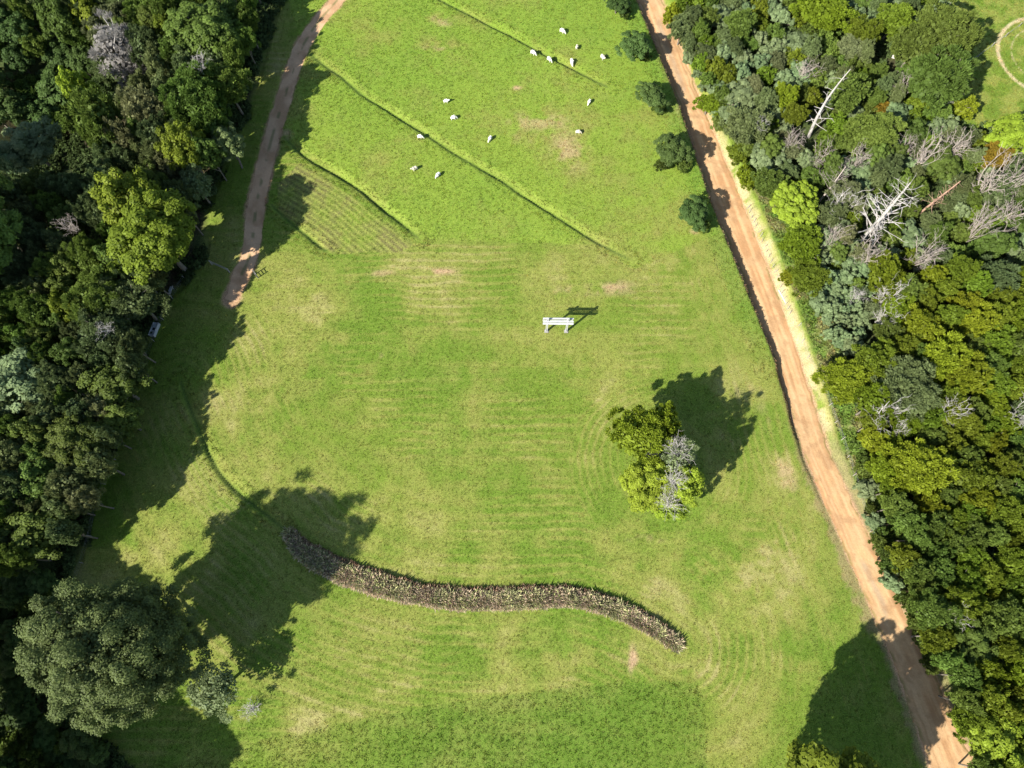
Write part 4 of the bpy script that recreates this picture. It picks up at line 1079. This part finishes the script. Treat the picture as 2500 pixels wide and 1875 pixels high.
link('trunk', mesh_np('cabbage_trunk', v, f, smooth=True), [M['bark']], r_)
tag(r_, 'small cabbage tree with a star of sword leaves in the dark lower left', 'tree')

# ------------------------------------------------------------------ built things
def box_bm(bm, c, s, rot=None, bev=.012):
    m = Matrix.Translation(c) @ (rot.to_4x4() if rot else Matrix()) @ Matrix.Diagonal((*s, 1))
    g = bmesh.ops.create_cube(bm, size=1, matrix=m)
    if bev:
        ed = list({e for v in g['verts'] for e in v.link_edges})
        bmesh.ops.bevel(bm, geom=ed, offset=bev, segments=1, affect='EDGES')
def box(name, c, s, mat, parent, rot=None, bev=.012):
    bm = bmesh.new(); box_bm(bm, (0, 0, 0), s, rot, bev)
    me = bpy.data.meshes.new(name); bm.to_mesh(me); bm.free()
    return link(name, me, [M[mat]], parent, c)

# white stand: two posts of paired timbers carrying a flat rack of planks
xa, ya = P(1180.2, 716.6); xb, yb = P(1222.6, 717.0)
cx, cy = (xa + xb) / 2, (ya + yb) / 2; zt = tz(float(cx), float(cy)); half = float(xb - xa) / 2; HP = 4.75
st_ = bpy.data.objects.new('white_stand', None); COL.objects.link(st_); st_.location = (float(cx), float(cy), zt)
st_.rotation_euler = (0, 0, math.atan2(float(yb - ya), float(xb - xa)))
for sx in (-half, half):
    for dx in (-.095, .095):
        box('post', (sx + dx, 0, HP / 2 - .3), (.10, .20, HP + .6), 'whitepaint', st_)
    box('crossbar', (sx, 0, HP * .80), (.085, 1.15, .18), 'whitepaint', st_)
    box('footing', (sx, 0, .03), (.62, .52, .10), 'fadedwood', st_)
for k, (dy, w_) in enumerate(((-.40, .27), (-.10, .17), (.09, .10), (.38, .24))):
    box('plank', (0.05 + rnd.uniform(-.05, .05), dy, HP * .80 + .115), (4.45, w_, .045), 'whitepaint', st_)
for k, dy in enumerate((-.43, .37)):
    box('rail', (0.05, dy, HP * .80 - .115), (4.4, .06, .20), 'whitepaint', st_)
tag(st_, 'white wooden stand with two posts and a flat plank rack in the meadow', 'stand')

# white box beside the left fence
x, y = P(331, 710, .5); z_ = tz(float(x), float(y))
x0, y0 = P(325, 727, .5); x1, y1 = P(337, 696, .5); ang = math.atan2(float(y1 - y0), float(x1 - x0))
wb = bpy.data.objects.new('white_box', None); COL.objects.link(wb); wb.location = (float(x), float(y), z_); wb.rotation_euler = (0, 0, ang)
Lb, Wb, Hb = 2.15, .95, .65
box('base', (0, 0, .28), (Lb - .1, Wb - .1, .5), 'greypaint', wb)
box('side', (0, Wb / 2 - .06, .36), (Lb, .10, Hb), 'whitepaint', wb); box('side', (0, -Wb / 2 + .09, .38), (Lb, .16, Hb + .06), 'whitepaint', wb)
box('end_panel', (Lb / 2 - .04, 0, .34), (.08, Wb - .26, Hb - .04), 'whitepaint', wb); box('end_panel', (-Lb / 2 + .04, 0, .34), (.08, Wb - .26, Hb - .04), 'whitepaint', wb)
box('hatch', (.06, .04, .56), (.38, .34, .07), 'darkgap', wb)
tag(wb, 'white rectangular box with raised rims and a dark hatch beside the left forest', 'box')
# bench in the shade
x, y = P(364, 629, .45); z_ = tz(float(x), float(y))
be = bpy.data.objects.new('shaded_bench', None); COL.objects.link(be); be.location = (float(x), float(y), z_)
x0, y0 = P(360, 640, .45); x1, y1 = P(369, 617, .45); be.rotation_euler = (0, 0, math.atan2(float(y1 - y0), float(x1 - x0)))
for dy in (-.16, 0, .16): box('seat_plank', (0, dy, .45), (1.9, .14, .05), 'greypaint', be)
for dz in (.72, .88): box('back_plank', (0, -.34, dz), (1.95, .04, .12), 'fadedwood', be)
for dx in (-.75, .75):
    box('leg', (dx, .14, .2), (.09, .09, .5), 'fadedwood', be); box('leg', (dx, -.28, .45), (.09, .07, .98), 'fadedwood', be)
    box('bearer', (dx, -.06, .39), (.07, .5, .07), 'fadedwood', be)
tag(be, 'weathered wooden bench in the shade of the bright spreading tree', 'bench')

# fences
def fence(name, label, pts, step, hgt, mat, wires=(.45, .8, 1.05), lean=.05, r=.05, wire=True):
    pl = smooth_line(poly(pts, 0.3), 6); L = np.concatenate([[0], np.cumsum(np.hypot(*np.diff(pl, axis=0).T))])
    n = max(2, int(L[-1] / step)); s = np.linspace(0, L[-1], n)
    X_, Y_ = np.interp(s, L, pl[:, 0]), np.interp(s, L, pl[:, 1]); Z_ = terrain(X_, Y_)
    root = bpy.data.objects.new(name, None); COL.objects.link(root); root.location = (float(X_[0]), float(Y_[0]), float(Z_[0]))
    bm = bmesh.new(); bmesh.ops.create_cone(bm, cap_ends=True, segments=6, radius1=r, radius2=r * .85, depth=hgt + .3, matrix=Matrix.Translation((0, 0, hgt / 2 - .15)))
    pm = bpy.data.meshes.new('post'); bm.to_mesh(pm); bm.free(); pm.materials.append(M[mat])
    tops = []
    for k in range(n):
        o = bpy.data.objects.new('post', pm); COL.objects.link(o); o.parent = root
        o.location = (X_[k] - X_[0], Y_[k] - Y_[0], Z_[k] - Z_[0]); o.rotation_euler = (rnd.gauss(0, lean), rnd.gauss(0, lean), rnd.uniform(0, 3)); o.scale = (1, 1, rnd.uniform(.85, 1.12))
    if wire:
        for wz in wires:
            pts_ = np.stack([X_ - X_[0], Y_ - Y_[0], Z_ - Z_[0] + wz * hgt / 1.1], 1)
            v, f = tube_np([(pts_, np.full(n, .008))], 3); link('wire', mesh_np('wire', v, f), [M['wire']], root)
    return tag(root, label, 'fence')
fence('wire_fence', 'old wire fence of thin leaning posts along the upper right road bank', [(1622, 436), (1640, 480), (1662, 530), (1685, 590), (1700, 640), (1712, 672)], .85, 1.25, 'postwood', lean=.13, r=.045)
fence('wire_fence', 'leaning posts of the fence between the bright verge and the silvery scrub', [(1728, 700), (1745, 760), (1775, 830), (1800, 900), (1822, 960), (1845, 1030), (1866, 1100), (1890, 1170), (1915, 1230)], 2.4, 1.2, 'postwood', lean=.1)
fence('wire_fence', 'wire fence along the edge of the left forest from bench to corner', [(398, 600), (372, 640), (350, 690), (322, 760), (292, 850), (265, 940), (236, 1020), (208, 1085), (192, 1170), (163, 1250), (138, 1330), (118, 1400)], 3.2, 1.2, 'postwood', lean=.05)
fence('wire_fence', 'low wire fence crossing the upper right field', [(2085, 140), (2130, 108), (2170, 78), (2235, 30)], 2.6, 1.0, 'postwood', lean=.04, r=.06)
# white board lying by the fence
x0, y0 = P(1694, 611, 1.2); x1, y1 = P(1718, 653, 1.2); xm, ym = float(x0 + x1) / 2, float(y0 + y1) / 2
wbd = box('white_board', (xm, ym, tz(xm, ym) + .12), (math.hypot(float(x1 - x0), float(y1 - y0)), .22, .06), 'whitepaint', None)
wbd.rotation_euler = (0, .02, math.atan2(float(y1 - y0), float(x1 - x0)))
tag(wbd, 'long white board lying at the foot of the roadside fence', 'board')
# gateway at the end of the track
def rails(name, label, a, b, hgt, n=3):
    xa_, ya_ = map(float, P(*a)); xb_, yb_ = map(float, P(*b)); zt_ = tz((xa_ + xb_) / 2, (ya_ + yb_) / 2)
    ro = bpy.data.objects.new(name, None); COL.objects.link(ro); ro.location = ((xa_ + xb_) / 2, (ya_ + yb_) / 2, zt_); ro.rotation_euler = (0, 0, math.atan2(yb_ - ya_, xb_ - xa_))
    L = math.hypot(xb_ - xa_, yb_ - ya_)
    for sx in (-L / 2, L / 2): box('post', (sx, 0, hgt / 2), (.15, .15, hgt + .3), 'fadedwood', ro)
    for k in range(n): box('rail', (0, .09, hgt * (.28 + .3 * k)), (L + .1, .04, .12), 'fadedwood', ro)
    return tag(ro, label, 'gate')
rails('gate', 'weathered rail gate left of the track mouth in the forest shade', (458, 571), (496, 588), 1.15)
rails('rail_gate', 'short rail panel right of the track mouth casting a dark shadow', (551, 592), (557, 600), 1.25)
# pale boulders in the sandy hollow
for k, (gx, gy, s) in enumerate(((2163, 118, 0), (1935, 122, .5), (1908, 92, .35))):
    if s == 0: continue
    x, y = map(float, P(gx, gy)); bm = bmesh.new(); bmesh.ops.create_icosphere(bm, subdivisions=3, radius=s)
    for v in bm.verts:
        n_ = mnoise.noise(v.co * (1.8 / s) + Vector((k * 9, 0, 0))); v.co *= 1 + .35 * n_; v.co.z *= .6; v.co.x *= 1.7
    me = bpy.data.meshes.new('boulder'); bm.to_mesh(me); bm.free()
    o = link('boulder', me, [M['deadwood']], None, (x, y, tz(x, y) + s * .2)); tag(o, ['', 'larger pale boulder in the sandy hollow of the right forest', 'smaller pale boulder in the sandy hollow of the right forest'][k], 'boulder')

# ------------------------------------------------------------------ sheep
def sheep_mesh(name, graze, mat):
    V = [(0, 0, .62), (.30, 0, .66), (-.32, 0, .64), (.50, 0, .70 if not graze else .60), (.66, 0, .86 if not graze else .34), (.82, 0, .84 if not graze else .16),
         (-.46, 0, .55)]
    rad = [(.25, .27), (.23, .25), (.24, .26), (.14, .15), (.095, .10), (.055, .055), (.05, .05)]
    Ed = [(0, 1), (0, 2), (1, 3), (3, 4), (4, 5), (2, 6)]
    for root, sx in ((1, .30), (2, -.32)):
        for sy in (-.14, .14):
            i = len(V); V += [(sx, sy, .40), (sx + (.02 if sx < 0 else 0), sy, .2), (sx, sy, .0)]; rad += [(.085, .085), (.045, .045), (.04, .04)]; Ed += [(root, i), (i, i + 1), (i + 1, i + 2)]
    for sy in (-.13, .13):
        i = len(V); z_ = V[4][2]; V += [(V[4][0] - .02, sy, z_ + .04)]; rad += [(.03, .03)]; Ed += [(4, i)]
    me = bpy.data.meshes.new('tmp'); me.from_pydata(V, Ed, [])
    o = bpy.data.objects.new('tmp', me); COL.objects.link(o)
    md = o.modifiers.new('skin', 'SKIN'); sk = me.skin_vertices[0].data
    for i, r in enumerate(rad): sk[i].radius = r; sk[i].use_root = (i == 0)
    s2 = o.modifiers.new('sub', 'SUBSURF'); s2.levels = 2
    dg = bpy.context.evaluated_depsgraph_get(); ev = o.evaluated_get(dg)
    out = bpy.data.meshes.new_from_object(ev); out.name = name
    for v in out.vertices:
        if v.co.z > .38 and v.co.x < .5:
            d = 1 + .05 * mnoise.noise(v.co * 14); v.co.x *= d; v.co.y *= d
    for p in out.polygons: p.use_smooth = True
    out.materials.clear(); out.materials.append(M[mat])
    bpy.data.objects.remove(o); bpy.data.meshes.remove(me)
    return out
SM = [sheep_mesh('sheep_grazing', True, 'wool'), sheep_mesh('sheep_standing', False, 'wool')]
SHEEP = [(1214, 66, -35, 0, 'topmost white sheep, grazing alone above the upper ditch'), (1246, 100, -100, 1, 'cream sheep second from the top, below the topmost one'),
         (1151, 113, -35, 0, 'leftmost white sheep beside the upper ditch'), (1186, 127, -48, 0, 'white sheep with its shadow falling across the upper ditch'),
         (1235, 131, -82, 0, 'narrow white sheep seen end-on just right of the upper ditch'), (1301, 122, -60, 1, 'rightmost cream sheep of the group near the upper ditch'),
         (1273, 218, -115, 0, 'white sheep below the tip of the upper ditch near the road'), (1248, 284, -10, 0, 'dingy sheep beside the brown patches of the upper pasture'),
         (963, 217, -3, 1, 'upper of the two sheep in the middle left pasture'), (979, 253, 8, 0, 'lower of the two sheep in the middle left pasture'),
         (907, 294, -12, 0, 'white sheep standing at the middle ditch'), (1059, 297, -118, 0, 'white sheep alone in the centre of the upper pasture'),
         (897, 363, -150, 1, 'cream sheep left of the pair below the middle ditch'), (947, 376, -130, 0, 'right one of the pair of sheep below the middle ditch')]
for k, (gx, gy, ang, pose, lab) in enumerate(SHEEP):
    x, y = map(float, P(gx, gy + 3, .2)); zt = tz(x, y)
    o = bpy.data.objects.new('sheep', SM[pose]); COL.objects.link(o)
    o.location = (x, y, zt - .01); o.rotation_euler = (0, 0, math.radians(ang)); s = .96 * rnd.uniform(.86, 1.12); o.scale = (s, s, s)
    if k in (1, 5, 7, 12):
        o.material_slots[0].link = 'OBJECT'; o.material_slots[0].material = M['woolb']
    tag(o, lab, 'sheep', 'sheep grazing in the upper pasture')

bpy.context.view_layer.update()
